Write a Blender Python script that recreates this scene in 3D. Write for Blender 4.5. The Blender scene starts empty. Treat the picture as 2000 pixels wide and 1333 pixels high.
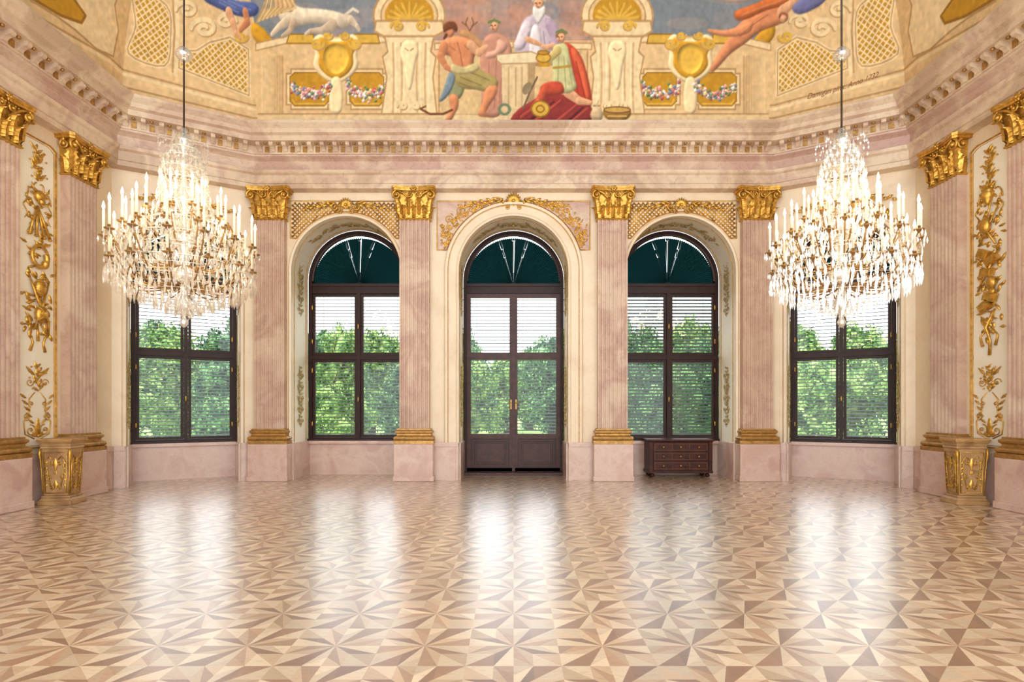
import bpy, bmesh, math, random
import numpy as np
from mathutils import Vector, Matrix
random.seed(7); rng=np.random.default_rng(7)
scene=bpy.context.scene; COL=scene.collection
F=1115.; CH=1.4; HY=795.; CX=1003.; D=10.93
pi=math.pi
def lin(c):
    c=c/255.
    return c/12.92 if c<=.04045 else ((c+.055)/1.055)**2.4
def C(r,g,b): return (lin(r),lin(g),lin(b),1)

# ------------------------------------------------------------ materials
def newmat(name):
    m=bpy.data.materials.new(name); m.use_nodes=True
    nt=m.node_tree; b=nt.nodes['Principled BSDF']
    return m,nt,b
def noise_col(nt,cols,scale,detail=6,dist=.6,sep=.0,stretch=(1,1,1),lo=.32,hi=.68):
    g=nt.nodes.new('ShaderNodeNewGeometry'); mp=nt.nodes.new('ShaderNodeMapping'); mp.inputs['Scale'].default_value=stretch
    nt.links.new(g.outputs['Position'],mp.inputs['Vector'])
    n=nt.nodes.new('ShaderNodeTexNoise'); n.inputs['Scale'].default_value=scale; n.inputs['Detail'].default_value=detail; n.inputs['Distortion'].default_value=dist
    nt.links.new(mp.outputs[0],n.inputs['Vector'])
    r=nt.nodes.new('ShaderNodeValToRGB'); e=r.color_ramp.elements
    k=len(cols)
    e[0].position=lo; e[0].color=cols[0]; e[1].position=hi; e[1].color=cols[-1]
    for i in range(1,k-1):
        x=e.new(lo+(hi-lo)*i/(k-1)); x.color=cols[i]
    nt.links.new(n.outputs['Fac'],r.inputs['Fac'])
    return r.outputs['Color'],n,mp
def mul(nt,a,b,fac=1.):
    m=nt.nodes.new('ShaderNodeMix'); m.data_type='RGBA'; m.blend_type='MULTIPLY'; m.inputs[0].default_value=fac
    nt.links.new(a,m.inputs[6]); nt.links.new(b,m.inputs[7]); return m.outputs[2]
def marble(name,cols,scale=1.3,rough=.3,fine=.35,stretch=(1,1,1),lo=.36,hi=.64):
    m,nt,b=newmat(name)
    a,_,_=noise_col(nt,cols,scale,stretch=stretch,lo=lo,hi=hi)
    f,_,_=noise_col(nt,[(.78,.74,.72,1),(1,1,1,1),(1,1,1,1)],scale*9,8,1.5)
    nt.links.new(mul(nt,a,f,fine),b.inputs['Base Color'])
    b.inputs['Roughness'].default_value=rough
    return m
def plain(name,c,rough=.5,metal=0,var=.12,scale=6,bump=0,spec=.5):
    m,nt,b=newmat(name)
    lo=tuple(x*(1-var) for x in c[:3])+(1,); hi=tuple(min(1,x*(1+var)) for x in c[:3])+(1,)
    a,n,_=noise_col(nt,[lo,c,hi],scale)
    nt.links.new(a,b.inputs['Base Color']); b.inputs['Roughness'].default_value=rough; b.inputs['Metallic'].default_value=metal
    b.inputs['Specular IOR Level'].default_value=spec
    if bump:
        bp=nt.nodes.new('ShaderNodeBump'); bp.inputs['Strength'].default_value=bump; bp.inputs['Distance'].default_value=.02
        nt.links.new(n.outputs['Fac'],bp.inputs['Height']); nt.links.new(bp.outputs[0],b.inputs['Normal'])
    return m
M={}
M['pink']=marble('pink_marble',[C(190,156,136),C(206,176,152),C(194,158,138),C(214,188,164)],1.2,.38,.5)
M['pinkdado']=marble('rose_marble',[C(200,164,150),C(214,186,170),C(206,172,156)],2.2,.22,.4)
M['entab']=marble('entablature_marble',[C(194,166,140),C(218,194,164),C(202,172,150),C(222,200,172)],.8,.4,.7,lo=.42,hi=.58)
M['frieze']=marble('frieze_marble',[C(194,160,142),C(214,188,164),C(196,160,144)],1.0,.4,.7,lo=.42,hi=.58)
M['cream']=marble('cream_stucco',[C(226,204,172),C(234,216,186),C(230,208,177)],1.0,.45,.2)
M['white']=marble('pale_plaster',[C(238,228,206),C(244,236,218)],1.5,.5,.06)
M['gold']=plain('gilding',C(208,160,72),.33,.72,.30,14,.3)
M['golddark']=plain('aged_gilding',C(176,134,74),.4,.6,.25,14,.3)
M['palegold']=plain('pale_gilding',C(184,156,104),.5,.35,.2,14)
M['wood']=plain('dark_brown_wood',C(48,26,22),.42,0,.3,9,0,.25)
M['doorwood']=plain('door_brown_wood',C(70,42,35),.38,0,.3,9,0,.3)
M['slat']=plain('blind_slat',C(70,90,80),.6,0,.1,4,0,.2)
M['bronze']=plain('bronze_arm',C(160,122,72),.35,.6)
M['rod']=plain('dark_rod',C(70,58,46),.4,.6)
M['candle']=plain('ivory_candle',C(240,226,198),.5)
M['pedwood']=marble('pedestal_paint',[C(148,110,72),C(182,144,96),C(164,126,82)],3,.4)
M['ground']=plain('grass',C(130,168,84),.9,0,.3,.8)
M['bark']=plain('bark',C(70,60,48),.9,0,.3,3)
M['chest']=plain('chest_walnut',C(66,34,26),.4,0,.45,7,0,.2)
M['chestband']=plain('inlay_band',C(108,68,46),.4,0,.2,6,0,.2)
M['ink']=plain('brown_ink',C(136,90,56),.8)
def tealmat():
    m=bpy.data.materials.new('teal_fabric'); m.use_nodes=True; nt=m.node_tree; b=nt.nodes['Principled BSDF']; b.inputs['Base Color'].default_value=C(24,60,66); b.inputs['Roughness'].default_value=.4; b.inputs['Specular IOR Level'].default_value=.35
    t=nt.nodes.new('ShaderNodeBsdfTranslucent'); t.inputs['Color'].default_value=C(30,80,86); mx=nt.nodes.new('ShaderNodeMixShader'); mx.inputs[0].default_value=.25
    nt.links.new(b.outputs[0],mx.inputs[1]); nt.links.new(t.outputs[0],mx.inputs[2]); nt.links.new(mx.outputs[0],nt.nodes['Material Output'].inputs[0]); return m
M['teal']=tealmat()
def foliage(name,c1,c2,c3):
    m,nt,b=newmat(name)
    a,_,_=noise_col(nt,[c1,c2,c3],2.2,9,.4,lo=.40,hi=.60)
    nt.links.new(a,b.inputs['Base Color']); b.inputs['Roughness'].default_value=.8; b.inputs['Specular IOR Level'].default_value=.2
    return m
M['leafA']=foliage('leaf_green',C(50,94,44),C(112,156,80),C(178,206,128))
M['leafB']=foliage('leaf_dark_green',C(32,74,50),C(78,126,82),C(138,180,118))
def glass():
    m=bpy.data.materials.new('window_glass'); m.use_nodes=True; nt=m.node_tree; nt.nodes.clear()
    o=nt.nodes.new('ShaderNodeOutputMaterial'); t=nt.nodes.new('ShaderNodeBsdfTransparent'); g=nt.nodes.new('ShaderNodeBsdfGlossy')
    g.inputs['Roughness'].default_value=.02; mx=nt.nodes.new('ShaderNodeMixShader'); mx.inputs[0].default_value=.02
    nt.links.new(t.outputs[0],mx.inputs[1]); nt.links.new(g.outputs[0],mx.inputs[2]); nt.links.new(mx.outputs[0],o.inputs[0]); return m
M['glass']=glass()
def crystal():
    m=bpy.data.materials.new('cut_crystal'); m.use_nodes=True; nt=m.node_tree; nt.nodes.clear()
    o=nt.nodes.new('ShaderNodeOutputMaterial'); t=nt.nodes.new('ShaderNodeBsdfTransparent'); g=nt.nodes.new('ShaderNodeBsdfGlossy'); d=nt.nodes.new('ShaderNodeBsdfTranslucent'); d2=nt.nodes.new('ShaderNodeBsdfDiffuse')
    g.inputs['Roughness'].default_value=.08; g.inputs['Color'].default_value=(1,.98,.94,1)
    d.inputs['Color'].default_value=(.94,.89,.8,1); d2.inputs['Color'].default_value=(.94,.89,.8,1)
    a=nt.nodes.new('ShaderNodeMixShader'); a.inputs[0].default_value=.5; nt.links.new(d.outputs[0],a.inputs[1]); nt.links.new(d2.outputs[0],a.inputs[2])
    b=nt.nodes.new('ShaderNodeMixShader'); b.inputs[0].default_value=.66; nt.links.new(a.outputs[0],b.inputs[1]); nt.links.new(g.outputs[0],b.inputs[2])
    c=nt.nodes.new('ShaderNodeMixShader'); c.inputs[0].default_value=.62; nt.links.new(t.outputs[0],c.inputs[1]); nt.links.new(b.outputs[0],c.inputs[2])
    nt.links.new(c.outputs[0],o.inputs[0]); return m
M['crystal']=crystal()
m,nt,b=newmat('lit_bulb'); b.inputs['Base Color'].default_value=(1,.9,.7,1); b.inputs['Emission Color'].default_value=(1,.84,.54,1); b.inputs['Emission Strength'].default_value=26; M['flame']=m
def vcol(name):
    m,nt,b=newmat(name); a=nt.nodes.new('ShaderNodeAttribute'); a.attribute_name='paint'
    return m,nt,b,a
m,nt,b,a=vcol('fresco_plaster')
f,_,_=noise_col(nt,[(.88,.85,.82,1),(1,1,1,1),(1,1,1,1)],3,8,1); nt.links.new(mul(nt,a.outputs['Color'],f,.6),b.inputs['Base Color']); b.inputs['Roughness'].default_value=.85; M['fresco']=m
m,nt,b,a=vcol('parquet_wood')
f,_,_=noise_col(nt,[(.74,.68,.62,1),(1,1,1,1),(1,1,1,1)],10,8,2.,stretch=(1,4,1)); f2,_,_=noise_col(nt,[(.86,.83,.8,1),(1,1,1,1)],.7,3,0)
nt.links.new(mul(nt,mul(nt,a.outputs['Color'],f,.55),f2,.8),b.inputs['Base Color']); b.inputs['Roughness'].default_value=.30; b.inputs['IOR'].default_value=2.2
b.inputs['Coat Weight'].default_value=1.; b.inputs['Coat Roughness'].default_value=.26; M['parquet']=m

# ------------------------------------------------------------ mesh builder
class MB:
    def __init__(s,fmap=None): s.v=[];s.f=[];s.m=[];s.sm=[];s.fmap=fmap
    def add(s,vs,fs,mi=0,sm=False,T=None):
        o=len(s.v)
        for v in vs:
            v=Vector(v)
            if T is not None: v=T@v
            if s.fmap: v=Vector(s.fmap(v))
            s.v.append(tuple(v))
        for k,f in enumerate(fs):
            s.f.append([i+o for i in f]); s.m.append(mi[k] if isinstance(mi,list) else mi); s.sm.append(sm)
    def box(s,x0,x1,y0,y1,z0,z1,mi=0,T=None):
        s.add([(x0,y0,z0),(x1,y0,z0),(x1,y1,z0),(x0,y1,z0),(x0,y0,z1),(x1,y0,z1),(x1,y1,z1),(x0,y1,z1)],
              [(0,3,2,1),(4,5,6,7),(0,1,5,4),(1,2,6,5),(2,3,7,6),(3,0,4,7)],mi,False,T)
    def frustum(s,r0,r1,z0,z1,mi=0,T=None):
        a,b,c,d=r0; e,f,g,h=r1
        s.add([(a,c,z0),(b,c,z0),(b,d,z0),(a,d,z0),(e,g,z1),(f,g,z1),(f,h,z1),(e,h,z1)],
              [(0,3,2,1),(4,5,6,7),(0,1,5,4),(1,2,6,5),(2,3,7,6),(3,0,4,7)],mi,False,T)
    def tube(s,pts,rad,n=6,mi=0,T=None,flat=1.):
        pts=[Vector(p) for p in pts]; k=len(pts)
        if not hasattr(rad,'__len__'): rad=[rad]*k
        vs=[];prev=None
        for i,p in enumerate(pts):
            t=(pts[min(i+1,k-1)]-pts[max(i-1,0)])
            if t.length<1e-9: t=Vector((0,0,1))
            t.normalize()
            if prev is None:
                a=Vector((0,1,0)) if abs(t.y)<.9 else Vector((1,0,0))
            else: a=prev
            u=(a-t*a.dot(t)); u.normalize(); w=t.cross(u); prev=u
            for j in range(n):
                q=2*pi*j/n; vs.append(p+(u*math.cos(q)*flat+w*math.sin(q))*rad[i])
        fs=[]
        for i in range(k-1):
            for j in range(n):
                a=i*n+j;b=i*n+(j+1)%n; fs.append((a,b,b+n,a+n))
        fs.append(tuple(range(n))[::-1]); fs.append(tuple(range((k-1)*n,k*n)))
        s.add(vs,fs,mi,True,T)
    def lathe(s,prof,n=16,c=(0,0,0),mi=0,T=None):
        vs=[];k=len(prof)
        for r,z in prof:
            for j in range(n):
                q=2*pi*j/n; vs.append((c[0]+r*math.cos(q),c[1]+r*math.sin(q),c[2]+z))
        fs=[(i*n+j,i*n+(j+1)%n,(i+1)*n+(j+1)%n,(i+1)*n+j) for i in range(k-1) for j in range(n)]
        fs.append(tuple(range(n))[::-1]); fs.append(tuple(range((k-1)*n,k*n)))
        s.add(vs,fs,mi,True,T)
    def ellip(s,c,r,nu=10,nv=6,mi=0,T=None):
        prof=[(max(1e-4,math.sin(pi*i/nv)),-math.cos(pi*i/nv)) for i in range(nv+1)]
        vs=[];n=nu
        for a,z in prof:
            for j in range(n):
                q=2*pi*j/n; vs.append((c[0]+r[0]*a*math.cos(q),c[1]+r[1]*a*math.sin(q),c[2]+r[2]*z))
        fs=[(i*n+j,i*n+(j+1)%n,(i+1)*n+(j+1)%n,(i+1)*n+j) for i in range(nv) for j in range(n)]
        s.add(vs,fs,mi,True,T)
    def leaf(s,x,z,ang,L,W,h=.02,y=0,mi=0,curl=0):
        vs=[];ca,sa=math.cos(ang),math.sin(ang)
        N=6
        for i in range(N+1):
            t=i/N; w=W*.5*math.sin(pi*min(1,t*.92+.08))*(1+.22*math.sin(t*5*pi)) if 0<t<1 else W*.06
            c=curl*t*t*L
            for q,hh in ((-1,0),(0,h*math.sin(pi*(.15+.75*t))),(1,0)):
                a=t*L; b=q*w+c
                vs.append((x+ca*a-sa*b,y-hh,z+sa*a+ca*b))
        fs=[]
        for i in range(N):
            for j in range(2): a=i*3+j; fs.append((a,a+1,a+4,a+3))
        s.add(vs,fs,mi,True)
    def spiral(s,x,z,r,turns=1.4,start=0,dr=1,tr=.012,y=-.01,mi=0,n=22):
        pts=[];rad=[]
        for i in range(n+1):
            t=i/n; rr=r*(1-t*.85); a=start+dr*t*turns*2*pi
            pts.append((x+rr*math.cos(a),y-.01*t,z+rr*math.sin(a))); rad.append(tr*(1-.4*t))
        s.tube(pts,rad,6,mi); s.ellip((x,y-.015,z),(tr*1.6,)*3,6,4,mi)
    def shell(s,x,z,r,a0=0,a1=pi,n=9,y=-.01,mi=0):
        for i in range(n):
            a=a0+(a1-a0)*i/(n-1); s.leaf(x,z,a,r*(1-.12*abs(2*i/(n-1)-1)),r*.34,r*.2,y,mi)
        s.ellip((x,y-.02,z),(r*.2,r*.15,r*.2),8,5,mi)
    def rosette(s,x,z,r,n=6,y=-.01,mi=0):
        for i in range(n): s.leaf(x,z,2*pi*i/n,r,r*.7,r*.35,y,mi)
        s.ellip((x,y-r*.25,z),(r*.3,)*3,8,5,mi)
    def sweep(s,path,prof,side=1,closed=False,mapper=None,mi=0,sm=False,pclosed=False):
        n=len(path);P=[Vector(p) for p in path];vs=[]
        for i in range(n):
            def seg(a,b):
                t=(P[b]-P[a]).normalized(); return Vector((t.y,-t.x))*side
            if closed: n1=seg((i-1)%n,i); n2=seg(i,(i+1)%n)
            else:
                n1=seg(i-1,i) if i>0 else seg(i,i+1); n2=seg(i,i+1) if i<n-1 else n1
            mt=(n1+n2)/(1+n1.dot(n2))
            for o,w in prof:
                q=P[i]+mt*o; vs.append(mapper(q.x,q.y,w))
        k=len(prof);fs=[];ms=[]
        for i in range(n if closed else n-1):
            for j in range(k if pclosed else k-1):
                a=i*k+j;b=i*k+(j+1)%k;c=((i+1)%n)*k
                fs.append((a,b,c+(j+1)%k,c+j)); ms.append(mi[j] if isinstance(mi,list) else mi)
        if pclosed and not closed:
            fs.append(tuple(range(k))); fs.append(tuple(range((n-1)*k,n*k))); m0=mi if not isinstance(mi,list) else mi[0]; ms+=[m0,m0]
        s.add(vs,fs,ms,sm)
    def plate(s,loops,y0,y1,mi=0):
        cu=bpy.data.curves.new('t','CURVE'); cu.dimensions='2D'; cu.fill_mode='BOTH'; cu.extrude=abs(y1-y0)/2
        for lp in loops:
            sp=cu.splines.new('POLY'); sp.points.add(len(lp)-1)
            for i,p in enumerate(lp): sp.points[i].co=(p[0],p[1],0,1)
            sp.use_cyclic_u=True
        ob=bpy.data.objects.new('t',cu); COL.objects.link(ob); dg=bpy.context.evaluated_depsgraph_get()
        me=bpy.data.meshes.new_from_object(ob.evaluated_get(dg))
        ym=(y0+y1)/2
        s.add([(v.co.x,ym+v.co.z,v.co.y) for v in me.vertices],[tuple(p.vertices) for p in me.polygons],mi)
        bpy.data.objects.remove(ob); bpy.data.curves.remove(cu); bpy.data.meshes.remove(me)
    def mesh(s,name,mats,merge=True):
        me=bpy.data.meshes.new(name); me.from_pydata(s.v,[],s.f); 
        for m in mats: me.materials.append(M[m])
        me.polygons.foreach_set('material_index',s.m); me.polygons.foreach_set('use_smooth',s.sm)
        bm=bmesh.new(); bm.from_mesh(me)
        if merge: bmesh.ops.remove_doubles(bm,verts=bm.verts,dist=1e-5)
        bmesh.ops.recalc_face_normals(bm,faces=bm.faces); bm.to_mesh(me); bm.free(); me.update(); return me
def put(name,me,parent=None,T=None,**props):
    ob=bpy.data.objects.new(name,me); COL.objects.link(ob)
    if parent is not None: ob.parent=parent
    if T is not None: ob.matrix_basis=T
    for k,v in props.items(): ob[k]=v
    return ob
def empty(name,T,**props):
    ob=put(name,None,None,T,**props); ob.empty_display_size=.1; return ob
def bev(ob,w=.01,seg=2):
    m=ob.modifiers.new('b','BEVEL'); m.width=w; m.segments=seg; m.limit_method='ANGLE'; return ob
TL=Matrix.Translation
def RZ(a): return Matrix.Rotation(a,4,'Z')

# ------------------------------------------------------------ plan
WX=6.9; C1X=4.93; C2Y=9.8; REAR=-1.6; ZT=6.62; RD=.87
th=math.atan2(D-C2Y,WX-C1X); LA=math.hypot(D-C2Y,WX-C1X)
PLAN=[(-WX,REAR),(-WX,C2Y),(-C1X,D),(C1X,D),(WX,C2Y),(WX,REAR)]
T_back=TL((0,D,0))
T_al=TL((-(C1X+WX)/2,(D+C2Y)/2,0))@RZ(th)
T_ar=TL(((C1X+WX)/2,(D+C2Y)/2,0))@RZ(-th)
T_l=TL((-WX,0,0))@RZ(pi/2)       # local x = world y
T_r=TL((WX,0,0))@RZ(-pi/2)       # local x = -world y
def arch(xc,h,z0,sp,n=28,rev=False):
    p=[(xc-h,z0)]+[(xc-h*math.cos(pi*i/n),sp+h*math.sin(pi*i/n)) for i in range(n+1)]+[(xc+h,z0)]
    return p[::-1] if rev else p
SP=4.0
def wall(name,T,x0,x1,ops,label):
    b=MB(); out=[(x0,0)]
    for xc,h in ops: out+=arch(xc,h,0,SP)
    out+=[(x1,0),(x1,ZT),(x0,ZT)]
    b.plate([out],0,RD)
    me=b.mesh(name,['cream','white'])
    for p in me.polygons:
        if abs(p.normal.y)<.5: p.material_index=1
    return put(name,me,None,T,kind='structure',label=label,category='wall')
wall('wall_back',T_back,-C1X,C1X,[(-3.2,1.045),(0,1.045),(3.2,1.045)],'cream and peach stucco wall with three arched openings')
wall('wall_back_left',T_al,-LA/2,LA/2,[(-.03,.9)],'cream stucco wall with one tall arched window niche')
wall('wall_back_right',T_ar,-LA/2,LA/2,[(.03,.9)],'cream stucco wall with one tall arched window niche')
wall('wall_left',T_l,REAR,C2Y,[],'cream stucco side wall with gilded relief panel')
wall('wall_right',T_r,-C2Y,-REAR,[],'cream stucco side wall with gilded relief panel')

# floor: eight-lozenge stars with squares and triangles between them -----------
def floor():
    t=.52; V=[];Fc=[];Cc=[]
    light=np.array([228,206,174]);mid=np.array([182,144,112]);dark=np.array([142,104,80]);tan=np.array([208,178,144])
    x0=-7.8
    def e(a,r): return (r*math.cos(a),r*math.sin(a))
    for i in range(31):
        for j in range(28):
            cx=x0+t*(i+.0); cy=REAR+t*(j+.5)
            if abs(cx)>7.6 or cy>12.3: continue
            h=t/2; s=.586*h; R=h/math.cos(pi/8)
            tv=rng.uniform(.96,1.03)
            def face(pts,c):
                o=len(V); V.extend([(cx+p[0],cy+p[1],0) for p in pts]); Fc.append(tuple(range(o,o+len(pts)))); Cc.append(c*tv*(rng.uniform(.90,1.07)))
            for k in range(8):
                a=k*pi/4; I0=e(a,s); I1=e(a+pi/4,s); Tp=e(a+pi/8,R); Tm=e(a-pi/8,R)
                face([(0,0),I0,Tp],dark if k%2 else mid); face([(0,0),Tp,I1],light if k%2 else tan)
                if k%2==0: face([I0,Tm,e(a,h)],light); face([I0,e(a,h),Tp],mid if (i+j)%2 else tan)
                else:
                    cn=e(a,h*math.sqrt(2)); face([I0,Tm,cn],light); face([I0,cn,Tp],dark*1.06 if k in (1,5) else tan)
    me=bpy.data.meshes.new('floor'); me.from_pydata(V,[],Fc); me.materials.append(M['parquet'])
    at=me.color_attributes.new('paint','FLOAT_COLOR','CORNER'); arr=[]
    for c,f in zip(Cc,Fc):
        q=(lin(min(255,c[0])),lin(min(255,c[1])),lin(min(255,c[2])),1); arr+=list(q)*len(f)
    at.data.foreach_set('color',arr)
    me.update()
    bm=bmesh.new(); bm.from_mesh(me)
    for f in bm.faces:
        f.normal_update()
        if f.normal.z<0: f.normal_flip()
    bm.to_mesh(me); bm.free()
    put('floor',me,None,None,kind='structure',label='polished parquet floor with star pattern inlay',category='floor')
floor()

# entablature ----------------------------------------------------
mp=lambda a,b,w:(a,b,w)
b=MB(); b.sweep(PLAN,[(0,5.5),(.17,5.52),(.17,5.60),(.19,5.61),(.19,5.76),(.23,5.79),(.25,5.84),(.16,5.86),(0,5.86)],1,mapper=mp)
put('trim_1',b.mesh('trim_1',['entab']),kind='structure',label='pink marble architrave band',category='trim')
b=MB(); b.sweep(PLAN,[(0,5.86),(.16,5.86),(.16,6.03),(.20,6.06),(.25,6.09),(.26,6.12),(0,6.12)],1,mapper=mp)
put('trim_2',b.mesh('trim_2',['frieze']),kind='structure',label='plain pink marble frieze',category='trim')
b=MB(); b.sweep(PLAN,[(0,6.12),(.28,6.12),(.28,6.27),(.46,6.29),(.46,6.38),(.52,6.41),(.55,6.47),(.62,6.54),(.62,6.585),(.1,6.62),(0,6.62)],1,mapper=mp)
for k in range(5):
    p=Vector(PLAN[k]);q=Vector(PLAN[k+1]); L=(q-p).length; t=(q-p)/L; nn=Vector((t.y,-t.x)); 
    s0,s1=.22,L-.22
    if k==0: s0=L*.45
    if k==4: s1=L*.55
    cnt=int((s1-s0)/.235)
    for i in range(cnt+1):
        s=s0+(s1-s0)*i/cnt; c=p+t*s
        T=Matrix(((t.x,nn.x,0,c.x),(t.y,nn.y,0,c.y),(0,0,1,0),(0,0,0,1)))
        prof=[(.27,6.15),(.30,6.155),(.33,6.19),(.37,6.215),(.40,6.22),(.425,6.235),(.43,6.255),(.425,6.285),(.27,6.285)]
        vs=[(-.036,y,z) for y,z in prof]+[(.036,y,z) for y,z in prof]; k9=len(prof)
        b.add(vs,[(a,(a+1)%k9,k9+(a+1)%k9,k9+a) for a in range(k9)]+[tuple(range(k9)),tuple(range(k9,2*k9))],0,False,T)
        if i<cnt: b.box(.0775,.1575,.28,.295,6.15,6.25,1,T); b.ellip((.1175,.38,6.27),(.03,.03,.025),8,5,1,T)
put('trim_3',b.mesh('trim_3',['entab','golddark']),kind='structure',label='projecting marble cornice with small modillions',category='trim')

# baseboards (dado) ---------------------------------------------------
def dado(name,T,segs):
    b=MB()
    for x0,x1 in segs:
        b.box(x0,x1,-.05,0,0,.70); b.box(x0,x1,-.07,0,.64,.72); 
    put(name,b.mesh(name,['pinkdado']),None,T,kind='structure',label='rose marble dado along the wall foot',category='baseboard')
dado('baseboard_back',T_back,[(-4.91,-4.265),(-2.135,-1.05),(1.05,2.135),(4.265,4.91)])
dado('baseboard_back_left',T_al,[(-LA/2+.03,-.94),(.88,LA/2-.03)])
dado('baseboard_back_right',T_ar,[(-LA/2+.03,-.88),(.94,LA/2-.03)])
dado('baseboard_left',T_l,[(REAR,C2Y-.04)])
dado('baseboard_right',T_r,[(-C2Y+.04,-REAR)])
n=4
def niche(T,xc,h,door=False):
    global n
    b=MB()
    if not door:
        b.box(xc-h,xc+h,RD,RD+.12,0,.69); b.box(xc-h-.01,xc+h+.01,RD-.07,RD+.1,.64,.70)
    b.box(xc-h,xc-h+.03,.0,RD,0,.70); b.box(xc+h-.03,xc+h,0,RD,0,.70)
    put('trim_%d'%n,b.mesh('t',['pinkdado']),None,T,kind='structure',label='rose marble lining of the niche foot',category='trim'); n+=1
niche(T_back,-3.2,1.04); niche(T_back,0,1.04,True); niche(T_back,3.2,1.04); niche(T_al,-.03,.895); niche(T_ar,.03,.895)
def archmould(T,xc,h,wide):
    global n
    b=MB(); path=arch(xc,h,.72,SP,40); m3=lambda a,z,w:(a,w,z)
    if wide:
        prof=[(0,0),(0,-.05),(.03,-.06),(.06,-.04),(.19,-.04),(.21,-.075),(.255,-.08),(.275,-.05),(.275,0)]
        b.sweep(path,prof,-1,mapper=m3,mi=2)
        b.sweep(path,[(.20,-.07),(.205,-.085),(.215,-.07)],-1,mapper=m3,mi=1)
    else:
        b.sweep(path,[(0,0),(0,-.03),(.04,-.04),(.055,-.02),(.07,0)],-1,mapper=m3,mi=2)
    b.sweep(arch(xc,h-.002,.72,SP,40),[(0,.10),(-.01,.11),(0,.12)],-1,mapper=m3,mi=1)
    b.sweep(arch(xc,h-.002,.72,SP,40),[(0,.72),(-.01,.73),(0,.74)],-1,mapper=m3,mi=1)
    put('trim_%d'%n,b.mesh('t',['white','gold','cream']),None,T,kind='structure',label='cream moulded arch surround with thin gilt line',category='trim'); n+=1
archmould(T_back,-3.2,1.045,False);archmould(T_back,0,1.045,True);archmould(T_back,3.2,1.045,False);archmould(T_al,-.03,.9,False);archmould(T_ar,.03,.9,False)

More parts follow.
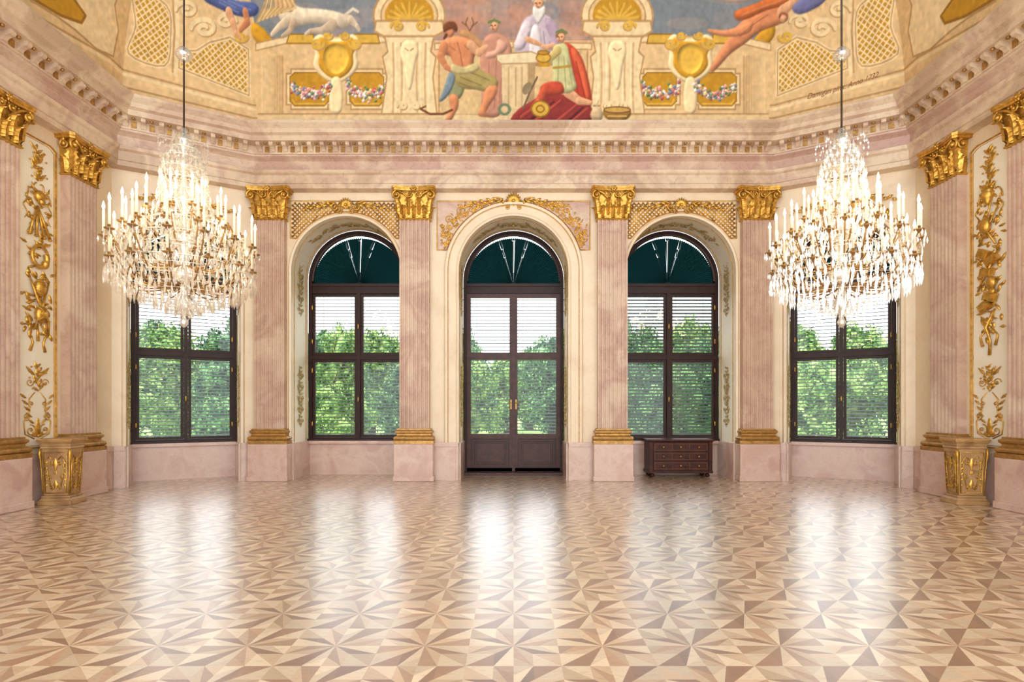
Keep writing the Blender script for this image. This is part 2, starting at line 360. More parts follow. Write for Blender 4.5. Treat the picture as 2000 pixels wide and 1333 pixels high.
# ------------------------------------------------------------ windows & door
def ring(b,x0,x1,z0,z1,w,y0,y1,mi=0):
    b.box(x0,x0+w,y0,y1,z0,z1,mi);b.box(x1-w,x1,y0,y1,z0,z1,mi);b.box(x0+w,x1-w,y0,y1,z0,z0+w,mi);b.box(x0+w,x1-w,y0,y1,z1-w,z1,mi)
def window(name,T,h,door=False,tilt=.4,wd=.016):
    zb=.06 if door else .69
    root=empty(name,T@TL((0,RD,0)),kind='structure',category='door' if door else 'window',
        label='tall arched double door of dark wood with glass panes' if door else 'tall arched dark wood window with slatted blinds')
    b=MB()
    b.plate([arch(0,h,zb,SP,36),arch(0,h-.075,zb+.075,SP,36)],0,.14)
    b.box(-h+.07,h-.07,-.02,.12,3.74,3.92); b.box(-h+.07,h-.07,-.05,.0,3.88,3.94)
    b.sweep(arch(0,h-.075,SP,SP,36),[(0,.0),(-.03,.01),(-.03,.05),(0,.06)],-1,mapper=lambda a,z,w:(a,w,z))
    if not door:
        b.box(-.035,.035,-.02,.1,zb+.08,3.74); b.box(-h+.07,h-.07,-.01,.1,2.375,2.465)
        b.box(-h,h,-.06,.02,zb,zb+.05)
    put('frame',b.mesh('frame',['wood']),root)
    x1=h-.075
    if not door:
        for sx in (-1,1):
            for z0,z1 in ((zb+.075,2.375),(2.465,3.74)):
                a,c=(.035,x1) if sx>0 else (-x1,-.035)
                s=MB(); ring(s,a+.004,c-.004,z0+.004,z1-.004,.052,.015,.075)
                so=put('sash',s.mesh('sash',['wood']),root)
                g=MB(); g.box(a+.05,c-.05,.04,.045,z0+.05,z1-.05); put('pane',g.mesh('pane',['glass']),so)
        for z in (1.5,3.0):
            hb=MB(); hb.lathe([(.001,0),(.012,.01),(.012,.10),(.001,.11)],8,(0,-.045,z)); hb.box(-.01,.01,-.05,-.01,z+.04,z+.06)
            put('handle',hb.mesh('f',['gold']),root,label='small brass handle')
        for sx in (-1,1):
            for z in (1.0,2.1,2.7,3.4): 
                hb=MB(); hb.lathe([(.001,0),(.012,.01),(.012,.09),(.001,.1)],8,(sx*(x1-.01),-.015,z)); put('hinge',hb.mesh('f',['gold']),root,label='small brass hinge')
    else:
        for sx in (-1,1):
            a,c=(.0,x1) if sx>0 else (-x1,0)
            s=MB(); ring(s,a+.002,c-.004,zb+.005,3.735,.08,.0,.07)
            s.box(a+.08,c-.08,-.01,.07,2.37,2.52); s.box(a+.08,c-.08,-.01,.07,.74,.84); s.box(a+.08,c-.08,.03,.05,.10,.74)
            ring(s,a+.12,c-.12,.18,.72,.03,-.012,.03); ring(s,a+.165,c-.165,.225,.675,.02,.01,.03); s.frustum((a+.2,c-.2,.01,.03),(a+.2,c-.2,.01,.03),.26,.64)
            if sx<0: s.box(-.03,.03,-.02,.0,zb+.005,3.735)
            lo=put('door_leaf',s.mesh('leaf',['doorwood']),root)
            for z0,z1 in ((.83,2.38),(2.51,3.66)):
                g=MB(); g.box(a+.075,c-.075,.04,.045,z0,z1); put('pane',g.mesh('pane',['glass']),lo)
            hb=MB(); hb.box(sx*.052-.015,sx*.052+.015,-.012,.0,1.35,1.55); hb.tube([(sx*.052,-.01,1.48),(sx*.052,-.05,1.48),(sx*.13,-.055,1.475)],.009,6)
            put('handle',hb.mesh('h',['golddark']),lo,label='brass lever handle')
        s=MB(); s.box(-h,h,-.2,.14,0,.06); put('threshold',s.mesh('th',['doorwood']),root)
    s=MB(); z=(.9 if door else zb+.14); y=.16; tk=.010
    while z<3.72:
        dy=wd;dz=wd*tilt
        s.add([(-x1,y-dy,z-dz),(x1,y-dy,z-dz),(x1,y+dy,z+dz),(-x1,y+dy,z+dz),(-x1,y-dy,z-dz+tk),(x1,y-dy,z-dz+tk),(x1,y+dy,z+dz+tk),(-x1,y+dy,z+dz+tk)],
              [(0,3,2,1),(4,5,6,7),(0,1,5,4),(1,2,6,5),(2,3,7,6),(3,0,4,7)])
        z+=.070
    for x in (-x1*.8,-x1*.2,x1*.2,x1*.8): s.box(x-.003,x+.003,y-.002,y+.002,zb+.1,3.7)
    put('blind',s.mesh('blind',['slat']),root,label='horizontal slatted blind')
    s=MB(); R=h-.05; N=73; zc=3.93
    for i in range(N):
        a0=pi*i/N;a1=pi*(i+1)/N; 
        cut=None; q0=0
        if i==36: cut=(.28,.94); q0=.36
        if i in (29,43): cut=(.62,.80); q0=.07
        p=lambda a,r,y:(r*math.cos(a),y,zc+r*math.sin(a))
        def strip(a0,a1,r0,r1):
            am=(a0+a1)/2
            s.add([p(a0,r0,.1),p(a0,r1,.15),p(am,r1,.08),p(am,r0,.09),p(a1,r1,.15),p(a1,r0,.1)],[(0,1,2,3),(3,2,4,5)])
        if cut:
            strip(a0,a1,.02,R*cut[0]); strip(a0,a1,R*cut[1],R); strip(a0+(a1-a0)*q0,a1,R*cut[0],R*cut[1])
        else: strip(a0,a1,.02,R)
    s.lathe([(.001,-.03),(.07,-.03),(.07,.03),(.001,.03)],14,(0,0,0),0,TL((0,.08,zc))@Matrix.Rotation(pi/2,4,'X'))
    put('fan_shade',s.mesh('fan',['teal']),root,label='dark teal pleated fan shade')
    return root
window('window_1',T_back@TL((-3.2,0,0)),1.04)
window('door_1',T_back,1.04,True)
window('window_2',T_back@TL((3.2,0,0)),1.04,tilt=.9,wd=.019)
window('window_3',T_al@TL((-.03,0,0)),.895)
window('window_4',T_ar@TL((.03,0,0)),.895)

# ------------------------------------------------------------ pilasters
def threeside(b,w,d,prof,mi=0):
    b.sweep([(-w,0.),(-w,-d),(w,-d),(w,0.)],prof,1,mapper=lambda x,y,z:(x,y,z),mi=mi)
def pil_meshes():
    b=MB(); b.box(-.37,.37,-.25,0,.0,.70); b.box(-.385,.385,-.265,0,0,.10); pl=b.mesh('plinth',['pinkdado'])
    b=MB(); b.box(-.32,.32,-.19,0,.70,.985)
    threeside(b,.32,.19,[(0,.70),(.055,.702),(.055,.765),(.03,.77),(.05,.785),(.055,.81),(.045,.835),(.02,.845),(.0,.86),(-.005,.885),(.012,.90),(.028,.915),(.03,.94),(.015,.955),(.0,.96),(-.01,.985)])
    ba=b.mesh('base',['golddark'])
    b=MB(); hw=.28; pts=[(-hw,0),(-hw,-.15)]; nf=7; pitch=(2*hw-.03)/nf; 
    for i in range(nf):
        xa=-hw+.03+i*pitch; wf=pitch-.03
        for k in range(7):
            a=pi*k/6; pts.append((xa+wf/2-wf/2*math.cos(a),-.15+.026*math.sin(a)))
    pts+=[(hw,-.15),(hw,0)]
    m=len(pts); vs=[(x,y,.985) for x,y in pts]+[(x,y,4.93) for x,y in pts]
    b.add(vs,[(i,i+1,m+i+1,m+i) for i in range(m-1)]+[tuple(range(m)),tuple(range(m,2*m))],0)
    sh=b.mesh('shaft',['pink'])
    b=MB(); b.frustum((-.275,.275,-.145,0),(-.31,.31,-.19,0),4.93,5.46)
    threeside(b,.28,.15,[(0,4.93),(.02,4.935),(.03,4.95),(.02,4.965),(0,4.97)])
    def aca(x,y,z0,H,W,phi=0,out=.10):
        vs=[];N=14
        cp,sp_=math.cos(phi),math.sin(phi)
        for i in range(N+1):
            t=i/N; o=.012+out*(.25*t+.75*t**4); z=H*(1.12*t-.22*t**5)
            if t>.85: z-= H*.5*(t-.85)
            w=W*.5*(.72+.28*math.sin(pi*t))*(1+.24*math.sin(t*9*pi))*math.sqrt(max(.02,1-t**5))
            for c in (-1,-.5,0,.5,1):
                oo=o+.022*(1-abs(c))+(.014 if c==0 else (-.006 if abs(c)==.5 else 0))
                lx=c*w; vs.append((x+cp*lx+sp_*oo,y-cp*oo+sp_*lx*1.0,z0+z-.012*abs(c)))
        b.add(vs,[(i*5+j,i*5+j+1,i*5+j+6,i*5+j+5) for i in range(N) for j in range(4)],0,False)
    for x in (-.195,0,.195): aca(x,-.15,4.97,.25,.18)
    for x in (-.10,.10): aca(x,-.165,5.03,.33,.16,0,.12)
    for sx in (-1,1):
        aca(sx*.28,-.10,4.97,.25,.16,sx*pi/2*.95); aca(sx*.27,-.16,5.04,.34,.15,sx*pi/4,.14)
        b.spiral(sx*.315,5.375,.085,1.5,pi/2,-sx,.024,-.235)
        b.spiral(sx*.085,5.385,.055,1.4,pi/2,sx,.016,-.215)
        T=TL((sx*.35,-.12,5.375))@RZ(sx*pi/2)
        b2=MB(); b2.spiral(0,0,.08,1.5,pi/2,1,.022,0); b.add(b2.v,b2.f,0,True,T)
        b.tube([(sx*.03,-.2,5.2),(sx*.08,-.21,5.3),(sx*.18,-.23,5.40),(sx*.30,-.25,5.455)],[.012,.018,.02,.02],6)
    ab=[(-.41,0),(-.41,-.24),(-.37,-.30)]+[(x,-.30+.06*math.cos(x/.37*pi/2)) for x in (-.28,-.18,-.09,0,.09,.18,.28)]+[(.37,-.30),(.41,-.24),(.41,0)]
    for z0,z1,sc in ((5.455,5.49,.96),(5.49,5.535,1.)):
        k=len(ab); b.add([(x*sc,y*sc,z0) for x,y in ab]+[(x*sc,y*sc,z1) for x,y in ab],[(i,(i+1)%k,k+(i+1)%k,k+i) for i in range(k)]+[tuple(range(k)),tuple(range(k,2*k))],0)
    b2=MB(); b2.rosette(0,0,.065,6,0); b.add(b2.v,b2.f,0,True,TL((0,-.26,5.49)))
    for i in range(9): b.ellip((-.2+.05*i,-.2,5.44),(.02,.02,.022),6,4)
    ca=b.mesh('capital',['gold'],False)
    return pl,ba,sh,ca
PM=pil_meshes()
def pilaster(T):
    r=empty('pilaster',T,category='pilaster',label='fluted pink marble pilaster with gilded Corinthian capital',group='fluted wall pilasters')
    for nm,me in zip(('plinth','base','shaft','capital'),PM):
        o=put(nm,me,r); 
        if nm=='plinth': bev(o,.012)
for x in (-4.615,-1.876,1.876,4.615): pilaster(T_back@TL((x,0,0)))
for y in (8.97,7.53,4.9,3.4):
    pilaster(T_l@TL((y,0,0))); pilaster(T_r@TL((-y,0,0)))

# ------------------------------------------------------------ arch ornaments
def arch_ornament(T,xc,h,kind):
    T=T@TL((xc,0,0))
    r=empty('gilded_arch_ornament',T,category='wall ornament',
        label={'door':'gilded shell crest with flower sprays over a door arch','win':'gilded lattice spandrels and shell crest over a window arch','hid':'gilded scroll crest above a window arch'}[kind],group='gilded ornaments over the arches')
    top=SP+h; zt=5.33
    hw=h+(.33 if kind=='door' else .03); ri=h+(.28 if kind=='door' else .075)
    hw2=1.46 if kind=='door' else min(hw,1.06)
    if kind!='hid':
        for sx in (-1,1):
            b=MB()
            def inside(x,z): return (x*x+(z-SP)**2>(ri+.02)**2) and .02<x<hw2-.02 and 4.62<z<zt-.02
            zl=4.62 if kind=='win' else 4.4; x0=math.sqrt(max(0,ri**2-(zl-SP)**2))
            a0=math.acos(min(1,x0/ri)); pts=[(sx*hw2,zl),(sx*hw2,zt),(0,zt)]
            a=pi/2; arc=[]
            while a>a0: arc.append((sx*ri*math.cos(a),SP+ri*math.sin(a))); a-=.08
            arc.append((sx*x0,zl)); 
            b.plate([pts+arc],-.012,0,1)
            m3=lambda q,z,w:(q,w,z)
            b.sweep(arc,[(0,-.012),(.012*sx,-.03),(.024*sx,-.012)],-1,mapper=m3)
            b.tube([(sx*(x0+.02),-.02,zl),(sx*hw2,-.02,zl),(sx*hw2,-.02,zt),(0,-.02,zt)],.012,6)
            if kind=='win':
                st=.085
                for d in (-1,1):
                    for k in range(-40,60):
                        run=[]
                        for i in range(0,120):
                            x=i*.0125; z=4.4+k*st+d*x
                            if inside(x,z): run.append((sx*x,-.02,z))
                            else:
                                if len(run)>1: b.tube([run[0],run[-1]],.012,4)
                                run=[]
                        if len(run)>1: b.tube([run[0],run[-1]],.012,4)
            else:
                def push(x,z,mg=.06):
                    x=min(x,hw2-.05); d=math.hypot(x,z-SP)
                    if d<ri+mg: s_=(ri+mg)/d; x*=s_; z=SP+(z-SP)*s_
                    return min(x,hw2-.04),min(z,zt-.04)
                for i in range(110):
                    t=i/109; x=.74+.54*min(1,t*1.6)+random.uniform(-.10,.10); z=5.22-.80*max(0,t-.12)+random.uniform(-.12,.08)
                    x,z=push(x,z); rr=random.uniform(.024,.042)
                    if i%3==0: b.rosette(sx*x,z,rr,5,-.02)
                    else: b.leaf(sx*x,z,random.uniform(0,2*pi),rr*2.2,rr*.9,.022,-.015)
                for i in range(20):
                    x=.32+.035*i; z=5.26-.03*math.sin(i*.8); b.leaf(sx*x,z,(0 if sx>0 else pi)+random.uniform(-.9,.9),.09,.04,.022,-.015)
                for cx_,cz_,rr,dd in ((1.02,5.17,.09,1),(1.24,4.98,.08,-1),(.62,5.24,.05,1),(1.30,4.72,.05,1)):
                    x,z=push(cx_,cz_,rr+.02); b.spiral(sx*x,z,rr,1.4,0,dd*sx,.010,-.02)
            put('spandrel',b.mesh('spandrel',['gold','frieze' if kind=='door' else 'cream'],False),r,label='gilded flower sprays on a pink ground' if kind=='door' else 'gilded diagonal lattice')
    b=MB(); zc=top+(.28 if kind=='door' else .2)
    R=.17 if kind=='door' else .15
    b.shell(0,zc,R,0-.2,pi+.2,11,-.06); b.shell(0,zc,R*.6,pi+.3,2*pi-.3,5,-.06)
    for sx in (-1,1):
        b.spiral(sx*.2,zc-.04,.075,1.4,pi/2,-sx,.016,-.06); b.spiral(sx*.12,zc-.12,.05,1.2,pi/2,sx,.012,-.06)
        pts=[(sx*(.2+.55*t),-.05,zc+.02+.05*math.sin(t*7)-.1*t*t) for t in [i/10 for i in range(11)]]; b.tube(pts,[.016*(1-.6*i/10) for i in range(11)],6)
        for i in range(9):
            t=(i+.5)/9; x=.2+.6*t; b.leaf(sx*x,zc+.02-.1*t*t,(pi/2-1.1*sx) if i%2 else (-pi/2+1.1*sx),.12*(1-.3*t),.05,.025,-.05)
        if kind=='hid':
            for i in range(16):
                a=.35+i*.06; rr=h+.13; b.leaf(sx*rr*math.cos(a),SP+rr*math.sin(a),a+random.uniform(-1,1)+pi/2*sx,.12,.06,.03,-.02)
    put('shell_crest',b.mesh('crest',['gold'],False),r,label='gilded shell with leaf scrolls')
    rin=h-.006
    def onarch(v):
        a=pi/2-v.x/rin; rr=rin+v.y
        return (rr*math.cos(a),v.z,SP+rr*math.sin(a))
    b=MB(onarch)
    for sx in (-1,1):
        for i in range(18):
            x=sx*(.08+.05*i); z=.42+.10*math.sin(i*1.1)
            b.leaf(x,z,random.uniform(0,2*pi),.11,.045,.02,-.004)
            if i%4==2: b.spiral(x,.42,.08,1.3,0,sx,.009,-.006)
    b.rosette(0,.42,.10,8,-.005); b.tube([(-.9+.09*i,-.008,.42+.07*math.sin(i*.9)) for i in range(21)],.008,5)
    put('soffit_scroll',b.mesh('soffit',['palegold'],False),r,label='gilded foliage on the arch soffit')
    for sx in (-1,1):
        for (za,zb_) in ((3.2,4.35),(1.0,2.2)):
            b=MB(lambda v,sx=sx:(sx*(rin+v.y),v.x,v.z))
            N=int((zb_-za)/.075)
            b.tube([(.42+.06*math.sin(i*1.0),-.006,za+(zb_-za)*i/(N*2)) for i in range(N*2+1)],.007,5)
            for i in range(N):
                z=za+(zb_-za)*(i+.5)/N; w=.09*math.sin(pi*(i+.5)/N)
                b.leaf(.42+.02,z,random.uniform(.3,1),w+.05,.04,.02,-.004); b.leaf(.42-.02,z,pi-random.uniform(.3,1),w+.05,.04,.02,-.004)
                if i%3==1: b.spiral(.42+.1,z,.05,1.2,0,1,.008,-.006); b.spiral(.42-.1,z,.05,1.2,pi,-1,.008,-.006)
            put('jamb_scroll',b.mesh('jamb',['palegold'],False),r,label='gilded vertical scroll on the niche side')
arch_ornament(T_back,-3.2,1.045,'win'); arch_ornament(T_back,3.2,1.045,'win'); arch_ornament(T_back,0,1.045,'door')
arch_ornament(T_al,-.03,.9,'hid'); arch_ornament(T_ar,.03,.9,'hid')

# ------------------------------------------------------------ relief panels
def relief(T,variant,label):
    r=empty('gilded_relief_panel',T@Matrix.Diagonal((1.10,1,1,1)),category='wall panel',label=label,group='gilded trophy relief panels')
    hw=.31; z0,z1=.80,5.28
    b=MB(); b.box(-hw,hw,-.015,0,z0,z1); put('ground_panel',b.mesh('gp',['white']),r,label='pale cream panel ground')
    b=MB(); m3=lambda a,z,w:(a,w,z)
    for ins,tt in ((0,.022),(.036,.009)):
        q=hw-ins; e=.06
        path=[(-q,z0+ins),(-q,z1-ins-e),(-q+e,z1-ins-e*.3),(-q+2*e,z1-ins),(q-2*e,z1-ins),(q-e,z1-ins-e*.3),(q,z1-ins-e),(q,z0+ins)]
        b.sweep(path,[(0,-.015),(tt*.3,-.015-tt),(tt*.7,-.015-tt),(tt,-.015)],1,closed=True,mapper=m3,pclosed=True)
    put('frame',b.mesh('fr',['gold'],False),r,label='gilded moulded frame')
    b=MB(); y=-.02
    def spray(zb,zt,wid,cnt):
        b.tube([(wid*.3*math.sin(i*.9),y-.005,zb+(zt-zb)*i/12) for i in range(13)],.006,5)
        for i in range(cnt):
            t=(i+.5)/cnt; z=zb+(zt-zb)*t; s=1 if i%2 else -1; x=wid*.3*math.sin(t*12*.9)
            b.leaf(x,z,pi/2-s*random.uniform(.5,1.2),wid*random.uniform(.6,1.),.04,.025,y,curl=.2*s)
            if i%3==0: b.ellip((x+s*wid*.8,y-.01,z+.03),(.014,.014,.014),6,4)
    def scrolls(zc,s=1):
        for sx in (-1,1):
            b.spiral(sx*.11,zc,.085*s,1.4,pi/2,sx,.009,y); b.spiral(sx*.17,zc+.2*s,.055*s,1.4,-pi/2,-sx,.008,y); b.spiral(sx*.10,zc+.38*s,.045*s,1.3,-pi/2,sx,.007,y)
            b.tube([(sx*.05,y,zc-.12),(sx*.19,y,zc-.05),(sx*.21,y,zc+.12),(sx*.12,y,zc+.28),(sx*.13,y,zc+.45),(sx*.04,y,zc+.55)],[.009]*5+[.006],6)
            for k in range(5): b.leaf(sx*(.06+.03*k),zc+.1+.09*k,pi/2-sx*(.9),.11,.035,.025,y)
        b.leaf(0,zc-.1,pi/2,.28,.08,.04,y); b.shell(0,zc-.08,.11,.1,pi-.1,7,y)
    scrolls(1.06); spray(1.62,1.98,.12,14)
    for sx in (-1,1): b.spiral(sx*.12,1.75,.06,1.3,0,sx,.007,y); b.leaf(sx*.05,1.85,pi/2-sx*.8,.18,.045,.03,y)
    spray(4.66,5.12,.13,24)
    for sx in (-1,1):
        pts=[(sx*(.03+.17*t)+.02*math.sin(t*9),y-.01,4.62-.10*t-.12*t*t+.03*math.sin(t*11)) for t in [i/12 for i in range(13)]]; b.tube(pts,.010,6,flat=.6)
        pts=[(sx*(.19)-sx*.03*math.sin(t*10),y-.01,4.42-.35*t) for t in [i/12 for i in range(13)]]; b.tube(pts,[.010-.005*i/12 for i in range(13)],6)
    if variant==0:
        b.ellip((0,y-.03,4.44),(.075,.06,.09),12,8); b.ellip((0,y-.06,4.36),(.045,.05,.055),10,6)
        for sx in (-1,1): b.tube([(sx*.06,y-.04,4.50),(sx*.12,y-.05,4.53),(sx*.14,y-.05,4.60)],[.020,.015,.005],6); b.leaf(sx*.07,4.46,pi/2-sx*1.6,.08,.04,.02,y-.03); b.ellip((sx*.035,y-.09,4.45),(.014,.01,.012),6,4)
        for k,a in enumerate((-.35,-.1,.18,.4)):
            b.tube([(math.sin(a)*.0-.02,y-.02,4.30),(math.sin(a)*.45,y-.03,3.86)],[.014,.02],7)
            b.ellip((math.sin(a)*.45,y-.03,3.86),(.026,.03,.016),8,5)
        pts=[];rad=[]
        for i in range(30):
            t=i/29; a=-.4+t*2*pi*1.15; rr=.15*(1-.35*t); pts.append((.0+rr*math.cos(a),y-.03-.02*t,3.56+rr*1.25*math.sin(a))); rad.append(.014+.022*t)
        b.tube(pts,rad,9); 
        b.ellip((.06,y-.06,3.47),(.045,.05,.065),10,7)
        for i in range(60): b.leaf(random.uniform(-.2,.2),random.uniform(2.45,3.4),random.uniform(0,2*pi),random.uniform(.08,.14),.04,.035,y)
        b.ellip((0,y-.04,3.12),(.085,.06,.13),12,8); b.ellip((.02,y-.04,2.74),(.095,.06,.13),12,8)
        for k in range(7):
            x=-.085+.028*k; b.tube([(x,y-.08,2.64),(-x*.6,y-.105,2.74),(x,y-.08,2.84)],.006,4)
        for k in range(6): b.tube([(-.08,y-.06,3.04+.035*k),(0,y-.105,3.02+.035*k),(.08,y-.06,3.04+.035*k)],.006,4)
        b.tube([(-.16,y-.02,3.3),(-.05,y-.05,2.95),(.12,y-.05,2.65),(.16,y-.02,2.45)],[.01,.02,.02,.01],7)
        b.tube([(.17,y-.02,3.25),(.03,y-.06,2.9),(-.1,y-.04,2.5)],[.010,.018,.01],7)
        for sx in (-1,1): b.tube([(sx*.05,y,2.6),(sx*.13,y-.01,2.45),(sx*.08,y-.01,2.32),(sx*.12,y,2.2)],[.010,.012,.014,.022],7)
        b.tube([(0,y,2.6),(0,y-.01,2.35)],[.010,.022],7)
    else:
        b.lathe([(.001,0),(.03,.0),(.035,.03),(.07,.10),(.085,.17),(.06,.20),(.075,.22),(.001,.22)],12,(0,y-.03,4.32),0)
        for i in range(10): b.leaf(random.uniform(-.08,.08),4.55,random.uniform(.5,2.6),.12,.04,.03,y-.03)
        b.ellip((-.02,y-.05,4.02),(.08,.06,.12),12,8); b.tube([(-.0,y-.05,4.1),(.08,y-.05,4.36)],.013,6)
        b.tube([(.16,y-.03,4.25),(-.12,y-.05,3.75)],[.010,.016],7); b.tube([(-.17,y-.03,4.2),(.14,y-.05,3.72)],[.009,.015],7)
        for (x,z,a) in ((-.05,3.62,.5),(.08,3.50,-.4),(.0,3.34,.2),(-.03,2.86,-.55),(.05,2.98,.35)):
            T2=TL((x,y-.04,z))@Matrix.Rotation(a,4,'Y'); b.box(-.09,.09,-.035,.03,-.06,.06,0,T2); b.box(-.075,.075,-.045,-.03,-.045,.045,0,T2)
        b.tube([(.18,y-.02,3.65),(.0,y-.07,3.3),(-.17,y-.02,3.1)],[.012,.016,.012],7)
        b.ellip((.07,y-.04,3.18),(.07,.05,.09),12,8); b.ellip((.08,y-.04,3.05),(.05,.04,.055),12,8)
        for i in range(70): b.leaf(random.uniform(-.2,.2),random.uniform(2.4,3.95),random.uniform(0,2*pi),random.uniform(.08,.14),.04,.035,y)
        b.tube([(.1,y-.02,2.8),(-.02,y-.04,2.55),(.05,y-.04,2.35),(0,y,2.15)],[.013,.022,.016,.022],7); b.rosette(.0,2.62,.08,7,y-.02)
        for sx in (-1,1): b.tube([(sx*.03,y,2.55),(sx*.14,y-.01,2.42),(sx*.1,y-.01,2.28)],[.012,.012,.02],7)
    for i in range(50): b.leaf(random.choice((-1,1))*random.uniform(.03,.18),random.uniform(3.55,4.4),random.uniform(0,2*pi),random.uniform(.07,.11),.035,.03,y)
    put('trophy_relief',b.mesh('trophy',['gold'],False),r,label='gilded trophies, ribbons and scrolls in relief')
relief(T_l@TL((8.25,0,0)),0,'tall cream panel with gilded horn and drapery trophies')
relief(T_r@TL((-8.25,0,0)),1,'tall cream panel with gilded books and instrument trophies')

# ------------------------------------------------------------ pedestals
def pedestal(T,label):
    r=empty('pedestal',T,category='pedestal',label=label,group='gilded corner pedestals')
    b=MB(); b.box(-.22,.22,-.19,.19,0,.06); b.frustum((-.21,.21,-.18,.18),(-.185,.185,-.155,.155),.06,.10); 
    b.box(-.19,.19,-.16,.16,.10,.13); o=put('foot',b.mesh('foot',['pedwood']),r); bev(o,.008)
    b=MB(); b.frustum((-.165,.165,-.138,.138),(-.19,.19,-.156,.156),.13,.80); b.frustum((-.205,.205,-.17,.17),(-.195,.195,-.16,.16),.80,.84)
    o=put('body',b.mesh('body',['pedwood']),r); bev(o,.01)
    b=MB(); b.box(-.2,.2,-.165,.165,.84,.865); b.frustum((-.2,.2,-.165,.165),(-.225,.225,-.19,.19),.865,.895); b.box(-.23,.23,-.195,.195,.895,.945)
    o=put('top',b.mesh('top',['pedwood']),r); bev(o,.008)
    b=MB()
    for k,rot in enumerate((0,pi/2,-pi/2)):
        R=RZ(rot); q=MB(); sc=1 if k==0 else .8
        sl=math.atan2(.018 if k==0 else .025,.67)
        TT=R@TL((0,(-.140 if k==0 else -.167),.13))@Matrix.Rotation(sl,4,'X')
        e0,e1=(.135*sc,.155*sc)
        q.tube([(-e0,-.006,.04),(-e1,-.006,.62),(e1,-.006,.62),(e0,-.006,.04),(-e0,-.006,.04)],.008,5)
        for sx in (-1,1):
            q.tube([(sx*.06*sc,-.008,.10),(sx*.10*sc,-.008,.3),(sx*.12*sc,-.008,.50),(sx*.08*sc,-.008,.57),(sx*.04*sc,-.008,.52)],.007,5)
            q.spiral(sx*.06*sc,.46,.03,1.3,pi/2,sx,.007,-.01); q.spiral(sx*.05*sc,.12,.03,1.3,-pi/2,-sx,.007,-.01); q.spiral(sx*.07*sc,.27,.028,1.3,pi/2,-sx,.006,-.01)
            for i in range(5): q.leaf(sx*.10*sc,.17+.08*i,pi/2-sx*2.3,.06,.024,.012,-.006)
        q.leaf(0,.54,-pi/2,.18,.06,.025,-.006); q.leaf(0,.10,pi/2,.13,.05,.015,-.006); q.rosette(0,.33,.03,6,-.006)
        b.add(q.v,q.f,0,True,TT)
    for sx in (-1,1):
        b.tube([(sx*.195,-.165,.80),(sx*.20,-.17,.72),(sx*.19,-.16,.62),(sx*.18,-.15,.40),(sx*.167,-.14,.15)],[.018,.02,.011,.008,.012],7)
    b.box(-.234,.234,-.199,.199,.91,.922)
    put('gilded_carving',b.mesh('carve',['gold'],False),r,label='gilded scroll carving')
pedestal(TL((-6.54,8.28,0))@RZ(.12),'carved tan and gold pedestal below the horn relief')
pedestal(TL((6.54,8.28,0))@RZ(-.12),'carved tan and gold pedestal below the book relief')

# ------------------------------------------------------------ chest
def chest():
    r=empty('chest_of_drawers',TL((3.31,11.53,0)),category='chest of drawers',label='dark inlaid wooden chest of drawers standing in a window niche')
    hw=.62; 
    b=MB(); b.box(-hw,hw,-.22,.22,.10,.70); b.box(-hw-.02,hw+.02,-.24,.23,.08,.13)
    for sx in (-1,1): b.box(sx*(hw-.03)-.035,sx*(hw-.03)+.035,-.245,-.21,.10,.70)
    o=put('body',b.mesh('body',['chest']),r); bev(o,.006)
    b=MB(); b.box(-hw-.045,hw+.045,-.27,.24,.715,.755); b.box(-hw-.02,hw+.02,-.25,.23,.70,.715); o=put('top',b.mesh('top',['chest']),r); bev(o,.01)
    for i in range(3):
        z0=.145+.185*i; b=MB(); b.box(-hw+.08,hw-.08,-.245,-.215,z0,z0+.172); 
        ring(b,-hw+.10,hw-.10,z0+.02,z0+.152,.010,-.248,-.24,1)
        for s in (-1,1): b.box(s*.17-.005,s*.17+.005,-.248,-.24,z0+.03,z0+.142,1)
        d=put('drawer',b.mesh('drawer',['chest','chestband']),r)
        for sx in (-1,1):
            k=MB(); k.lathe([(.001,0),(.012,.0),(.009,.015),(.02,.03),(.014,.04),(.001,.042)],10,(0,0,0),0,TL((sx*.35,-.247,z0+.086))@Matrix.Rotation(pi/2,4,'X')); put('knob',k.mesh('knob',['golddark']),d,label='small brass knob')
        k=MB(); k.lathe([(.001,0),(.018,.0),(.014,.006),(.001,.008)],10,(0,0,0),0,TL((0,-.247,z0+.086))@Matrix.Rotation(pi/2,4,'X')); put('keyhole_plate',k.mesh('key',['golddark']),d)
    for sx in (-1,1):
        for sy in (-1,1):
            k=MB(); k.lathe([(.02,0),(.045,.015),(.05,.045),(.03,.07),(.025,.085)],12,(sx*(hw-.07),sy*.15,0)); put('foot',k.mesh('foot',['chest']),r)
chest()

